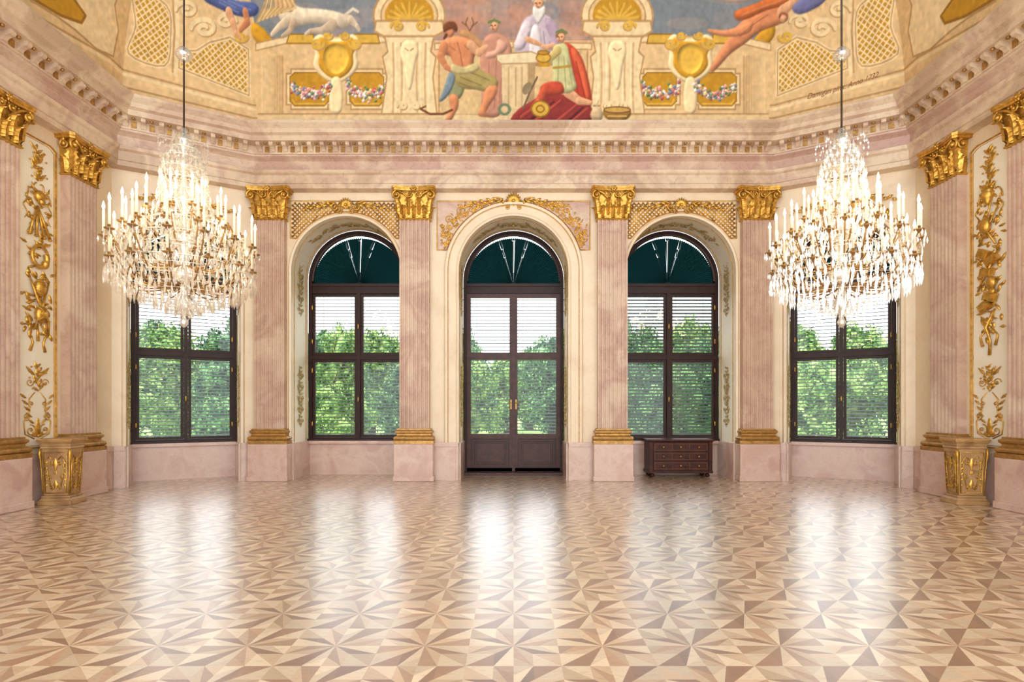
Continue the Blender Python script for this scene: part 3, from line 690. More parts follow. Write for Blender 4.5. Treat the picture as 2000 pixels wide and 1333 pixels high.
# ------------------------------------------------------------ chandeliers
def octa(b,x,y,z,r,L):
    b.add([(x,y,z),(x+r,y,z-L*.6),(x,y+r,z-L*.6),(x-r,y,z-L*.6),(x,y-r,z-L*.6),(x,y,z-L)],[(0,1,2),(0,2,3),(0,3,4),(0,4,1),(5,2,1),(5,3,2),(5,4,3),(5,1,4)],0)
TIERS=[(.84,14,3.40,0,2.92),(.66,12,3.56,.13,3.15),(.44,8,3.76,.1,3.45),(.80,12,3.12,.22,2.88),(.24,6,3.86,.3,3.6)]
def chand_meshes():
    b=MB(); b.lathe([(.012,0),(.012,5.66)],8,(0,0,4.78)); rod=b.mesh('rod',['rod'])
    b=MB(); b.lathe([(.001,2.38),(.03,2.40),(.055,2.45),(.03,2.50),(.02,2.55),(.07,2.6),(.1,2.68),(.05,2.78),(.04,2.9),(.13,2.98),(.16,3.05),(.07,3.14),(.04,3.3),(.10,3.42),(.12,3.5),(.05,3.6),(.035,3.8),(.09,3.92),(.1,4.0),(.04,4.1),(.03,4.3),(.08,4.38),(.05,4.46),(.03,4.55),(.09,4.62),(.11,4.70),(.08,4.78),(.02,4.80),(.05,4.84),(.001,4.88)],16)
    b.lathe([(.001,5.70),(.05,5.71),(.1,5.76),(.10,5.80),(.05,5.86),(.001,5.87)],14); stem=b.mesh('stem',['crystal'])
    arms=[];
    for (r,n_,z,ph,zs) in TIERS:
        b=MB(); pts=[]
        for i in range(15):
            t=i/14; rr=.06+(r-.06)*t; zz=zs+(z-zs)*t**2.2 - .14*math.sin(pi*t)*(1-t*.3)+.08*math.sin(pi*2*t)*.5
            pts.append((rr,0,zz))
        b.tube(pts,.010,6); b.lathe([(.012,-.03),(.02,-.01),(.055,0),(.06,.012),(.02,.01),(.02,.05),(.012,.05)],10,(r,0,z)); 
        arms.append(b.mesh('arm',['bronze']))
    b=MB(); b.lathe([(.015,.04),(.0155,.31),(.008,.315)],10); cand=b.mesh('candle',['candle'])
    b=MB(); b.lathe([(.004,.31),(.012,.325),(.016,.345),(.010,.38),(.001,.41)],10); fl=b.mesh('flame',['flame'])
    b=MB()
    for (r,n_,z,ph,zs) in TIERS:
        for i in range(n_):
            a=ph+2*pi*i/n_; cx,cy=r*math.cos(a),r*math.sin(a)
            for k in range(6):
                q=2*pi*k/6; octa(b,cx+.062*math.cos(q),cy+.062*math.sin(q),z+.005,.013,random.uniform(.07,.12))
            if i%2==0:
                zt=4.35 if r>.4 else 4.5
                for k in range(26):
                    t=k/25; rr=r*(1-t)+.12*t; zz=(z+.02)*(1-t)+zt*t-.34*math.sin(pi*t); octa(b,rr*math.cos(a+.12),rr*math.sin(a+.12),zz,.011,.028)
            a2=ph+2*pi*(i+1)/n_
            for k in range(10):
                t=(k+.5)/10; aa=a+(a2-a)*t; octa(b,r*math.cos(aa),r*math.sin(aa),z-.03-.10*math.sin(pi*t),.011,.034 if k!=5 else .13)
            for k in range(5):
                rr=r*(.35+.13*k); octa(b,rr*math.cos(a),rr*math.sin(a),z-.1-.05*math.sin(k),.018,.13)
    for r,z,cnt,L in ((.84,3.02,60,.17),(.80,3.12,40,.13),(.72,2.93,50,.19),(.60,2.86,42,.19),(.47,2.80,34,.18),(.33,2.74,26,.17),(.2,2.68,18,.15),(.1,2.62,10,.13),
                      (.08,4.76,10,.10),(.14,4.68,14,.12),(.19,4.58,18,.13),(.24,4.46,22,.14),(.27,4.32,22,.12),(.28,4.18,22,.12),(.30,4.04,20,.12),(.34,3.88,18,.12),(.42,3.66,18,.12),(.5,3.48,20,.12),(.58,3.32,24,.12),(.4,3.2,18,.12),(.64,3.15,28,.14),(.74,3.24,26,.12)):
        for i in range(cnt):
            a=2*pi*i/cnt+random.uniform(-.02,.02); octa(b,r*math.cos(a),r*math.sin(a),z+random.uniform(-.015,.015),random.uniform(.015,.025),L*random.uniform(.85,1.1))
        if z>2.6: b.tube([(r*math.cos(2*pi*i/24),r*math.sin(2*pi*i/24),z+.005) for i in range(25)],.004,4)
    for i in range(8):
        a=2*pi*i/8
        for k in range(9):
            t=k/8; rr=.05+.25*math.sin(t*pi*.6); octa(b,rr*math.cos(a),rr*math.sin(a),4.45+.25*math.sin(t*pi*.9)+.02,.014,.06)
    return rod,stem,arms,cand,fl,b.mesh('pend',['crystal'],False)
CM=chand_meshes()
def chandelier(x,y,rot,label):
    rod,stem,arms,cand,fl,pend=CM
    r=empty('chandelier',TL((x,y,0))@RZ(rot)@Matrix.Diagonal((.97,.97,1,1)),category='chandelier',label=label,group='lit crystal chandeliers')
    put('hanging_rod',rod,r,label='thin dark metal rod'); put('stem',stem,r,label='turned glass column'); put('crystal_pendants',pend,r,kind='stuff',label='cut crystal drops and bead chains')
    for (rr,n_,z,ph,zs),am in zip(TIERS,arms):
        for i in range(n_):
            a=ph+2*pi*i/n_; put('arm',am,r,RZ(a))
            c=put('candle',cand,r,TL((rr*math.cos(a),rr*math.sin(a),z))); put('flame',fl,c,label='glowing flame-shaped bulb')
    for k in range(6):
        a=k*pi/3; rr=.55
        l=bpy.data.lights.new('candle_light','POINT'); l.energy=5.5; l.color=(1,.82,.56); l.shadow_soft_size=.1
        put('candle_light',l,r,TL((rr*math.cos(a),rr*math.sin(a),3.95 if k%2 else 3.7)))
    for dz,rr in ((3.2,.3),(3.2,-.3),(2.95,0.5),(2.95,-.5)):
        l=bpy.data.lights.new('candle_light','POINT'); l.energy=2.5; l.color=(1,.84,.6); l.shadow_soft_size=.1; put('candle_light',l,r,TL((rr,-.1,dz)))
chandelier(-4.10,7.1,.1,'large lit crystal chandelier hanging beside the horn relief wall')
chandelier(4.08,7.1,.45,'large lit crystal chandelier hanging beside the book relief wall')

# ------------------------------------------------------------ cove + fresco
ZC0=6.5; AA,BB,P0=3.0,4.0,.3
def off(h): return P0+AA*(1-math.sqrt(max(0,1-min(1,h/BB)**2)))
PL=[Vector(p) for p in PLAN]
def miters():
    out=[]
    for i in range(6):
        def seg(a,b): t=(PL[b]-PL[a]).normalized(); return Vector((t.y,-t.x))
        n1=seg(i-1,i) if i>0 else seg(0,1); n2=seg(i,i+1) if i<5 else n1
        out.append((n1+n2)/(1+n1.dot(n2)))
    return out
MT=miters()
NRM=[Vector(((PL[k+1]-PL[k]).normalized().y,-(PL[k+1]-PL[k]).normalized().x)) for k in range(5)]
def corner(i,o): return PL[i]+MT[i]*o
st=.0125
fr=[]
Ls=(C2Y-REAR)
f0=list(np.linspace(0,.60,8)[:-1])+list(np.linspace(.60,1,int(.4*Ls/st)))
fr=[np.array(f0),np.linspace(0,1,int(LA/st)),np.linspace(0,1,int(2*C1X/st)),np.linspace(0,1,int(LA/st)),1-np.array(f0)[::-1]]
cs=[0]
for f in fr: cs.append(cs[-1]+len(f)-1)
NC=cs[-1]+1
hf=np.linspace(0,2.55,185); hrow=np.concatenate([hf,np.linspace(2.55,4.0,26)[1:]]); NR=len(hrow)
def covehit(px,py):
    lo,hi=.5,11.2; dx=(px-CX)/F; dz=(HY-py)/F
    def g(t):
        q=Vector((dx*t,t)); d=min((q-PL[k]).dot(NRM[k]) for k in range(5)); return d-off(max(0,CH+dz*t-ZC0))
    for _ in range(40):
        m_=(lo+hi)/2
        if g(m_)>0: lo=m_
        else: hi=m_
    t=lo; q=Vector((dx*t,t)); ds=[(q-PL[k]).dot(NRM[k]) for k in range(5)]; k=ds.index(min(ds)); z=CH+dz*t
    return q,z,k
def can(px,py):
    q,z,k=covehit(px,py); h=max(0,z-ZC0); o=off(h); a=corner(k,o); b_=corner(k+1,o); d=b_-a
    f=(q-a).dot(d)/d.length_squared
    return (cs[k]+np.interp(f,fr[k],np.arange(len(fr[k]))),np.interp(h,hrow,np.arange(NR)))
SS=2
IMG=np.zeros((NR*SS,NC*SS,3)); IMG[:]=np.array([228,194,142])
def cv(p):
    a=can(*p); return (a[0]*SS,a[1]*SS)
def region(xs,ys,pad=2):
    x0=max(0,int(min(xs)-pad));x1=min(NC*SS,int(max(xs)+pad)+1);y0=max(0,int(min(ys)-pad));y1=min(NR*SS,int(max(ys)+pad)+1)
    if x1<=x0 or y1<=y0: return None
    X,Y=np.meshgrid(np.arange(x0,x1)+.5,np.arange(y0,y1)+.5); return x0,x1,y0,y1,X,Y
def polymask(pts,dens=25,pad=2):
    P=[]
    for i in range(len(pts)):
        a=pts[i];b_=pts[(i+1)%len(pts)]; L=math.hypot(b_[0]-a[0],b_[1]-a[1]); k=max(1,int(L/dens))
        for j in range(k): P.append(cv((a[0]+(b_[0]-a[0])*j/k,a[1]+(b_[1]-a[1])*j/k)))
    r=region([p[0] for p in P],[p[1] for p in P],pad)
    if r is None: return None
    x0,x1,y0,y1,X,Y=r; ins=np.zeros(X.shape,bool)
    for i in range(len(P)):
        xa,ya=P[i];xb,yb=P[(i+1)%len(P)]
        if ya==yb: continue
        c=((ya>Y)!=(yb>Y))&(X<(xb-xa)*(Y-ya)/(yb-ya)+xa); ins^=c
    return x0,x1,y0,y1,X,Y,ins
def poly(pts,col,edge=None,alpha=1.):
    r=polymask(pts)
    if r is None: return
    x0,x1,y0,y1,X,Y,ins=r; sub=IMG[y0:y1,x0:x1]; sub[ins]=sub[ins]*(1-alpha)+np.array(col)*alpha
    if edge: line(pts+[pts[0]],edge[0],edge[1])
def boxblur(a,r):
    for ax in (0,1):
        for _ in range(2):
            p=np.pad(a,[(r+1,r) if k==ax else (0,0) for k in (0,1)],mode='constant'); c=np.cumsum(p,axis=ax)
            a=(np.take(c,range(2*r+1,c.shape[ax]),axis=ax)-np.take(c,range(0,c.shape[ax]-2*r-1),axis=ax))/(2*r+1)
    return a
def smooth(pts,k=5):
    out=[];n_=len(pts)
    for i in range(n_):
        p0,p1,p2,p3=[np.array(pts[(i+j-1)%n_],float) for j in range(4)]
        for j in range(k):
            t=j/k; out.append(tuple(.5*((2*p1)+(-p0+p2)*t+(2*p0-5*p1+4*p2-p3)*t*t+(-p0+3*p1-3*p2+p3)*t**3)))
    return out
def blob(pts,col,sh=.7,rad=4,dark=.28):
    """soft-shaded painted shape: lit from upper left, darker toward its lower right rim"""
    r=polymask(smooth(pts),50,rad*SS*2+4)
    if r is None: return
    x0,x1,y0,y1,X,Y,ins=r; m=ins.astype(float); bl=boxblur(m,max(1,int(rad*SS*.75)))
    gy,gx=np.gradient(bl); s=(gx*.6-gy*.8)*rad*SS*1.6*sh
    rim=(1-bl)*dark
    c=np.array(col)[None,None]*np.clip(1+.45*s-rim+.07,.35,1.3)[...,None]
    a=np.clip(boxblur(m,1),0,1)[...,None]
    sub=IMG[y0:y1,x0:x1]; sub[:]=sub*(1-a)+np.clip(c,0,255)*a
def mir(p): return [(2*CX-a,b_) for a,b_ in p]
def poly2(pts,col,edge=None,alpha=1.): poly(pts,col,edge,alpha); poly(mir(pts),col,edge,alpha)
def blob2(pts,col,**k): blob(pts,col,**k); blob(mir(pts)[::-1],col,**k)
def caps(p0,r0,p1,r1,col,sh=.35,alpha=1.):
    a=cv(p0);b_=cv(p1); k=SS*.75; r0*=k;r1*=k
    R=max(r0,r1); r=region([a[0]-R,b_[0]-R,a[0]+R,b_[0]+R],[a[1]-R,b_[1]-R,a[1]+R,b_[1]+R])
    if r is None: return
    x0,x1,y0,y1,X,Y=r; dx,dy=b_[0]-a[0],b_[1]-a[1]; L=dx*dx+dy*dy+1e-9
    t=np.clip(((X-a[0])*dx+(Y-a[1])*dy)/L,0,1); ox=X-a[0]-dx*t; oy=Y-a[1]-dy*t; rr=r0+(r1-r0)*t
    d=np.sqrt(ox*ox+oy*oy); m_=np.clip(rr-d+.5,0,1)*alpha
    lt=(-.6*ox+.8*oy)/np.maximum(rr,1); c=np.array(col)[None,None]*(1+sh*np.clip(lt,-1,1)-.12*sh)[...,None]
    sub=IMG[y0:y1,x0:x1]; sub[:]=sub*(1-m_[...,None])+np.clip(c,0,255)*m_[...,None]
def chain(pts,col,sh=.2):
    for i in range(len(pts)-1): caps(pts[i][:2],pts[i][2],pts[i+1][:2],pts[i+1][2],col,sh)
def line(pts,col,w=2.5,alpha=1.):
    for i in range(len(pts)-1): caps(pts[i],w/2,pts[i+1],w/2,col,0,alpha)
def line2(p,c,w=2.5,alpha=1.): line(p,c,w,alpha); line(mir(p),c,w,alpha)
def ell(c,rx,ry,col,rot=0,edge=None,n_=28,alpha=1.):
    pts=[(c[0]+rx*math.cos(2*pi*i/n_)*math.cos(rot)-ry*math.sin(2*pi*i/n_)*math.sin(rot),c[1]+rx*math.cos(2*pi*i/n_)*math.sin(rot)+ry*math.sin(2*pi*i/n_)*math.cos(rot)) for i in range(n_)]
    poly(pts,col,edge,alpha)
def ell2(c,rx,ry,col,rot=0,edge=None,alpha=1.): ell(c,rx,ry,col,rot,edge,alpha=alpha); ell((2*CX-c[0],c[1]),rx,ry,col,-rot,edge,alpha=alpha)
CRM=(224,190,138); CRL=(236,210,162); CRD=(184,144,94); OCH=(196,144,34); OCL=(218,174,68); OCD=(152,106,30)
SKY=(124,132,138)
poly([(470,-120),(1536,-120),(1536,78),(470,78)],SKY)
IMG[int(NR*SS*.83):,:]=np.array(SKY)
for i in range(60):
    x=random.uniform(300,1700); yv=random.uniform(-60,60); c=random.choice([(158,158,156),(190,160,148),(206,170,140),(120,130,140)])
    if 470<x<1536: ell((x,yv),random.uniform(25,70),random.uniform(10,24),c,random.uniform(-.3,.3),alpha=.2)
for i in range(90): ell((random.uniform(860,1150),random.uniform(-40,90)),random.uniform(25,60),random.uniform(12,26),random.choice([(206,140,110),(186,120,96),(214,160,126),(196,150,128)]),random.uniform(-.4,.4),alpha=.2)
# side coves
poly2([(0,-60),(480,-60),(500,60),(505,236),(200,150),(0,40)],CRM)
poly2([(130,-60),(250,-60),(225,10),(232,60),(222,110),(190,96),(150,60),(110,30),(60,0)],CRL,(CRD,3))
poly2([(0,-60),(150,-60),(140,-10),(168,30),(160,44),(120,30),(60,-6),(0,-30)],OCH,(OCD,4))
poly2([(60,-60),(130,-60),(118,-16),(60,-30)],OCL,(OCD,2))
line2([(0,-12),(110,52),(215,112),(500,205)],CRD,3); line2([(0,-6),(110,58),(215,120),(500,213)],CRL,5); line2([(0,22),(100,82),(205,140),(502,230)],CRD,3)
def lattice(pts):
    for mm in (0,1):
        P=mir(pts) if mm else pts
        r=polymask(P); x0,x1,y0,y1,X,Y,ins=r; u=(X+Y*1.1)/18.; v=(X-Y*1.1)/18.
        ln=((np.abs(u-np.round(u))<.16)|(np.abs(v-np.round(v))<.16)); sub=IMG[y0:y1,x0:x1]
        sub[ins]=np.array(OCH)*.97; sub[ins&ln]=np.array(CRL)
        dd=((np.abs(u-.14-np.round(u-.14))<.09)); sub[ins&dd&~ln]=np.array(OCD)
        line(P+[P[0]],CRL,7); line(P+[P[0]],CRD,2)
lattice(smooth([(262,-20),(326,10),(334,70),(322,128),(252,104),(266,50)],4))
lattice([(350,132),(352,100),(385,98),(410,82),(450,72),(486,96),(487,186)])
line2([(338,-20),(342,60),(338,140)],CRD,3); line2([(346,-20),(348,60),(344,145)],CRL,7)
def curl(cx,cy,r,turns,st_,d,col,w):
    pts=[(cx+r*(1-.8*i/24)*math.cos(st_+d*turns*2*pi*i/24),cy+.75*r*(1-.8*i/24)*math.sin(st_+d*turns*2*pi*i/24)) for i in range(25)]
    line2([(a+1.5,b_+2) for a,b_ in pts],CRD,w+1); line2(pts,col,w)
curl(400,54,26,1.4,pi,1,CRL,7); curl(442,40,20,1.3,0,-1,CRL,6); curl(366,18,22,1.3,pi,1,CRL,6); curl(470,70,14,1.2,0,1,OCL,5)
blob2([(494,44),(512,52),(528,70),(546,96),(536,110),(520,96),(504,84),(492,66)],OCH)
# parapet
poly2([(500,84),(560,72),(760,72),(760,240),(505,240)],CRM)
poly2([(500,84),(560,70),(760,70),(760,82),(560,84),(500,98)],CRL,(CRD,2))
for i in range(9): line2([(512+i*5,110),(512+i*5,225)],(230-i*4,200-i*5,150-i*5),4)
poly2([(505,222),(1003,222),(1003,240),(505,240)],(230,200,150)); line2([(505,222),(1003,222)],CRD,2.5)
poly2([(566,66),(612,66),(616,84),(560,84)],OCL,(OCD,2)); poly2([(692,66),(738,66),(742,84),(688,84)],OCL,(OCD,2))
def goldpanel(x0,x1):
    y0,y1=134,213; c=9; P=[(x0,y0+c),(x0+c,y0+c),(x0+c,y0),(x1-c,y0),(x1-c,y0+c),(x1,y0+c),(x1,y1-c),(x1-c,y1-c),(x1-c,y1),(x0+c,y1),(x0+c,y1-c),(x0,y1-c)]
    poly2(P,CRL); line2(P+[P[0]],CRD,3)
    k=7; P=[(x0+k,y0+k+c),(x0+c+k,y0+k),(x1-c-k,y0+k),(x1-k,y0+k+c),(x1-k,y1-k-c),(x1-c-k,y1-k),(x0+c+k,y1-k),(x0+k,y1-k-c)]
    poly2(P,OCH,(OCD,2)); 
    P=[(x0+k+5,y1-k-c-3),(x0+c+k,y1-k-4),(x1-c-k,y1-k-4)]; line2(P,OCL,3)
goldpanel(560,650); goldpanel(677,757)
# cartouche
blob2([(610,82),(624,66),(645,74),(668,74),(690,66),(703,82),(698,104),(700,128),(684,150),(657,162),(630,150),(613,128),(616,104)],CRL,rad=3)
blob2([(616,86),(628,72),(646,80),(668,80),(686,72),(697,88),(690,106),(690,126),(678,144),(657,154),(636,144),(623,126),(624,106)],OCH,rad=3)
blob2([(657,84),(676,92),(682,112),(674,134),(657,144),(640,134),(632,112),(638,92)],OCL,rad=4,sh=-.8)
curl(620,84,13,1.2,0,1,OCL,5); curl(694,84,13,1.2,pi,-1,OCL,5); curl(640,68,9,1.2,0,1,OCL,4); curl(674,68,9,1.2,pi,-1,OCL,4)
blob2([(650,152),(664,152),(670,180),(668,214),(657,222),(646,214),(644,180)],CRL,rad=3)
def garland(x0,x1):
    for i in range(150):
        t=random.random(); x=x0+(x1-x0)*t; yv=168+16*math.sin(pi*t)+random.gauss(0,5.5)
        c=random.choice([(206,120,120),(240,222,214),(120,130,160),(104,126,76),(188,86,80),(236,200,150),(116,134,84),(226,166,160),(240,230,222)])
        caps((x,yv),random.uniform(1.6,4.2),(x+1,yv),2.,c,.4)
for a,b_ in ((568,650),(678,758)): garland(a,b_); garland(2*CX-b_,2*CX-a)
# niche arches
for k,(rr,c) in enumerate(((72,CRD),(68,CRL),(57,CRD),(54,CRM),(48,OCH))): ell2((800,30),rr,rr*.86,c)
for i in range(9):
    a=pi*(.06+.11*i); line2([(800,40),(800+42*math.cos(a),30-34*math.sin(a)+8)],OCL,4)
poly2([(735,40),(865,40),(868,60),(850,70),(750,70),(732,60)],CRL,(CRD,3))
curl(776,50,13,1.3,pi,1,OCL,4); curl(824,50,13,1.3,0,-1,OCL,4)
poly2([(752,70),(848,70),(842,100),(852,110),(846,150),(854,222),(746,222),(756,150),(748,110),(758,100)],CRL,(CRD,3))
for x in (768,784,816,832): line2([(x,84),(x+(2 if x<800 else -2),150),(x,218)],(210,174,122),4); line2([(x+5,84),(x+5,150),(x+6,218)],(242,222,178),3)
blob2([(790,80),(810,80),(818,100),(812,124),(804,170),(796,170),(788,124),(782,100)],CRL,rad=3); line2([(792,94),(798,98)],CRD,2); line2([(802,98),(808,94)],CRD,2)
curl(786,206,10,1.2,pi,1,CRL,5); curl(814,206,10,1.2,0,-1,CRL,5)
poly2([(856,92),(890,86),(1003,86),(1003,222),(856,222)],(218,186,134)); poly2([(850,84),(1003,80),(1003,92),(850,96)],CRL,(CRD,2))
line2([(858,100),(858,222)],CRD,3)
# ---- figures
SK=(200,130,88); SKL=(220,164,122); SKD=(154,88,56)
def head(x,y,r,skin,face,hair=None,tilt=0):
    blob([(x-r*.75,y-r*.9),(x+r*.2,y-r*1.15),(x+r*.85,y-r*.6),(x+r*.8,y+r*.3),(x+r*.3,y+r*1.1),(x-r*.35,y+r*1.0),(x-r*.85,y+r*.2)],skin,rad=3)
    if face:
        d=face*r*.18
        for s in (-1,1): line([(x+d+s*r*.36-1,y-r*.1),(x+d+s*r*.36+1,y-r*.1)],(92,56,40),1.8)
        line([(x+d*1.6,y),(x+d*2,y+r*.35)],SKD,1.5); line([(x+d-2,y+r*.62),(x+d+2,y+r*.62)],(160,74,60),1.6)
    if hair: blob([(x-r*.95,y+r*.1),(x-r*1.0,y-r*.8),(x-r*.2,y-r*1.4),(x+r*.7,y-r*1.2),(x+r*1.0,y-r*.4),(x+r*.5,y-r*.7),(x-r*.3,y-r*.75),(x-r*.7,y-r*.1)],hair,rad=2)
# stag
blob([(898,62),(910,56),(924,64),(940,78),(952,92),(944,100),(926,92),(912,78),(900,72)],(178,132,88)); 
for s in (-1,1): line([(918,60),(918+s*8,44),(918+s*4,34)],(130,90,50),2.2); line([(918+s*6,50),(918+s*15,42)],(130,90,50),1.8)
# rose robed figure
blob([(950,70),(966,64),(986,70),(998,86),(1000,110),(990,140),(980,220),(944,220),(940,150),(938,110),(942,86)],(184,132,108)); blob([(974,76),(990,84),(988,98),(966,112),(948,112),(952,102),(968,96)],(202,152,130)); head(966,50,10,SKL,-1,(170,150,120)); line([(955,43),(966,38),(977,43)],(110,124,70),3.5)
for a,b_ in (((956,120),(952,200)),((970,118),(966,210)),((982,110),(976,200))): line([a,b_],(160,104,88),2.5,.6)
# patriarch
blob([(1024,38),(1044,26),(1066,28),(1082,40),(1094,66),(1096,100),(1086,124),(1046,128),(1020,118),(1008,100),(1006,84),(1014,62)],(184,168,178))
blob([(1024,42),(1036,40),(1040,58),(1030,80),(1020,96),(1006,96),(1006,84),(1014,62)],(206,192,196)); blob([(1066,34),(1082,42),(1094,66),(1092,96),(1078,100),(1076,74),(1068,54)],(168,146,164))
blob([(1040,52),(1052,50),(1058,80),(1054,116),(1038,118),(1034,90)],(216,208,208),rad=3)
for a,b_ in (((1062,60),(1068,112)),((1074,80),(1074,118)),((1034,62),(1024,92))): line([a,b_],(142,122,138),2.2,.7)
head(1053,6,11,SKL,-1,None); blob([(1043,10),(1053,16),(1064,10),(1066,24),(1058,38),(1052,46),(1045,36),(1041,24)],(218,214,206),rad=2); blob([(1040,4),(1042,-8),(1054,-14),(1066,-6),(1067,6),(1060,-2),(1048,-2)],(214,210,202),rad=2)
chain([(1030,76,4.5),(1046,82,4),(1056,86,3)],SKL); chain([(1082,88,4.5),(1070,92,4),(1060,90,3)],SKL)
# altar
poly([(980,122),(1032,118),(1030,216),(982,216)],(222,196,150)); poly([(1032,118),(1046,122),(1044,208),(1030,216)],(178,146,102)); poly([(970,106),(1038,100),(1052,106),(1048,122),(980,124),(972,118)],(234,212,170),((178,144,100),2))
poly([(984,212),(1034,212),(1040,226),(976,226)],(216,186,138)); 
for x in (994,1008,1020): line([(x,132),(x,206)],(194,160,114),3)
# kneeling man seen from behind
blob([(888,140),(904,144),(908,170),(900,190),(886,196),(876,186),(878,160)],(140,138,98)); blob([(878,186),(894,186),(896,206),(888,224),(880,236),(868,238),(874,226),(880,210)],SK)
blob([(884,128),(926,124),(944,138),(964,148),(974,160),(966,176),(948,178),(926,174),(904,172),(890,160),(882,144)],(158,140,84))
for a,b_ in (((900,150),(940,166)),((910,136),(956,156)),((896,160),(920,170))): line([a,b_],(118,98,54),2.5,.6)
blob([(950,172),(970,166),(970,184),(956,206),(950,220),(958,228),(936,226),(936,216),(944,196)],SK)
blob([(868,78),(886,70),(906,72),(924,80),(930,96),(926,116),(924,136),(896,140),(886,126),(880,110),(866,104),(858,92)],SK,rad=5,sh=1.1)
chain([(868,90,8.5),(861,110,7),(872,130,5),(882,136,4)],SK); chain([(920,88,8),(936,102,6.5),(950,92,4.5)],SKL); 
line([(894,82),(900,104),(904,128)],SKD,2.2,.7); line([(880,90),(890,98)],SKD,2,.5); line([(908,88),(916,96)],SKD,2,.5)
blob([(884,124),(906,130),(930,122),(936,134),(918,142),(896,144),(882,138)],(190,174,122),rad=2); blob([(880,140),(890,150),(882,176),(868,194),(858,196),(868,170),(874,150)],(114,130,138),rad=3)
head(880,60,10,SK,0,None); blob([(868,62),(866,50),(874,42),(888,42),(894,52),(892,62),(884,56),(876,58)],(110,62,34),rad=2); chain([(872,68,3),(868,74,2)],(110,62,34))
line([(822,212),(840,222),(866,222),(884,214)],(116,68,38),4); line([(822,212),(832,207)],(116,68,38),3)
ell((986,213),13,12,(114,132,98)); ell((986,213),7,7,(216,186,140))
# red cloth
blob([(1000,238),(1012,214),(1040,196),(1070,182),(1110,186),(1150,202),(1160,230),(1130,240),(1060,241)],(134,46,42))
for a,b_ in (((1020,228),(1066,194)),((1050,234),(1096,196)),((1090,236),(1128,204)),((1120,236),(1148,212))): caps(a,4,b_,2.5,(168,66,56),.3)
for a,b_ in (((1035,234),(1082,198)),((1108,238),(1140,208))): caps(a,3,b_,2,(96,32,36),.2)
# kneeling man with red cloak
blob([(1102,86),(1118,88),(1136,110),(1148,146),(1156,186),(1154,206),(1128,204),(1116,176),(1106,130)],(178,62,40)); blob([(1116,92),(1130,104),(1144,140),(1152,186),(1146,192),(1134,150),(1120,116)],(206,94,58),rad=3)
for a,b_ in (((1116,120),(1132,190)),((1126,120),(1144,192))): line([a,b_],(130,38,32),2.5,.6)
chain([(1110,180,9),(1132,196,7),(1154,200,4)],SKL)
blob([(1082,90),(1096,84),(1108,88),(1114,112),(1122,148),(1126,172),(1104,182),(1084,172),(1080,140),(1080,108)],(190,188,134)); 
for a,b_ in (((1092,110),(1090,168)),((1102,110),(1106,172)),((1110,120),(1118,164))): line([a,b_],(148,144,92),2.4,.6)
line([(1082,132),(1116,128)],(180,142,58),4)
chain([(1090,98,7.5),(1074,114,6),(1060,120,4)],(206,184,112)); chain([(1060,121,3.5),(1050,120,3)],SKL)
blob([(1096,160),(1070,160),(1056,170),(1060,184),(1080,186),(1102,180)],(180,70,46)); blob([(1058,170),(1070,176),(1064,196),(1050,212),(1036,212),(1044,198),(1052,184)],(188,82,54))
head(1096,72,10,SKL,-1,(144,110,62)); line([(1087,62),(1098,57),(1108,63)],(106,126,76),3)
ell((1062,112),14,9,OCL,0,(OCD,2)); ell((1062,102),11,4,OCH,0,(OCD,2)); poly([(1046,122),(1080,122),(1072,130),(1054,130)],OCH)
line([(1050,150),(1036,178),(1022,212)],(110,90,70),3.5); ell((1030,172),8,13,(144,124,92),.5)
ell((1056,212),19,17,OCD); ell((1056,212),16,14,OCL); ell((1056,212),9,8,OCD); ell((1056,212),6,5,OCL)
# vessels
blob([(1180,214),(1206,208),(1232,214),(1228,230),(1206,238),(1184,230)],(150,110,48)); ell((1206,214),26,6,(200,158,82),0,((120,80,40),2)); line([(1188,226),(1224,226)],(212,174,102),2.5)
blob([(1154,222),(1160,210),(1172,210),(1178,222),(1174,234),(1158,234)],(194,168,130)); line([(1160,206),(1172,206)],(170,132,90),3); line([(1166,206),(1170,196)],(206,184,142),3)
# upper left: centaur and blue draped figure
blob([(546,16),(566,6),(590,14),(620,16),(650,20),(672,28),(680,44),(662,52),(640,48),(612,46),(584,50),(560,46),(546,34)],(218,202,174),rad=6)
chain([(668,40,10),(686,38,6.5),(698,50,3.5),(702,58,3)],(210,192,164)); chain([(650,48,9),(630,58,5),(606,60,3.5),(598,66,3)],(202,180,152)); chain([(562,40,8),(545,52,5),(532,66,3.5)],(216,196,166)); chain([(574,44,7),(566,60,4.5),(552,70,3)],(196,172,142))
blob([(544,20),(536,4),(540,-20),(560,-30),(578,-14),(576,8),(570,22)],SKL); line([(672,30),(690,16),(700,22)],(226,214,192),4)
for i in range(14): line([(524+i*3,-14),(514+i*5,14),(502+i*4,42-i*1.5)],(218,190,136) if i%2 else (194,156,96),3)
blob([(396,-20),(430,-16),(462,0),(494,4),(506,16),(498,30),(474,32),(446,24),(420,12),(400,0)],(76,90,144)); 
for a,b_ in (((420,-8),(460,14)),((446,0),(490,18)),((430,4),(466,24))): line([a,b_],(120,134,180),3,.7)
chain([(448,24,8),(456,44,7),(462,64,4.5),(470,74,3)],SKL); chain([(480,24,7),(484,42,6),(470,58,4)],SK)
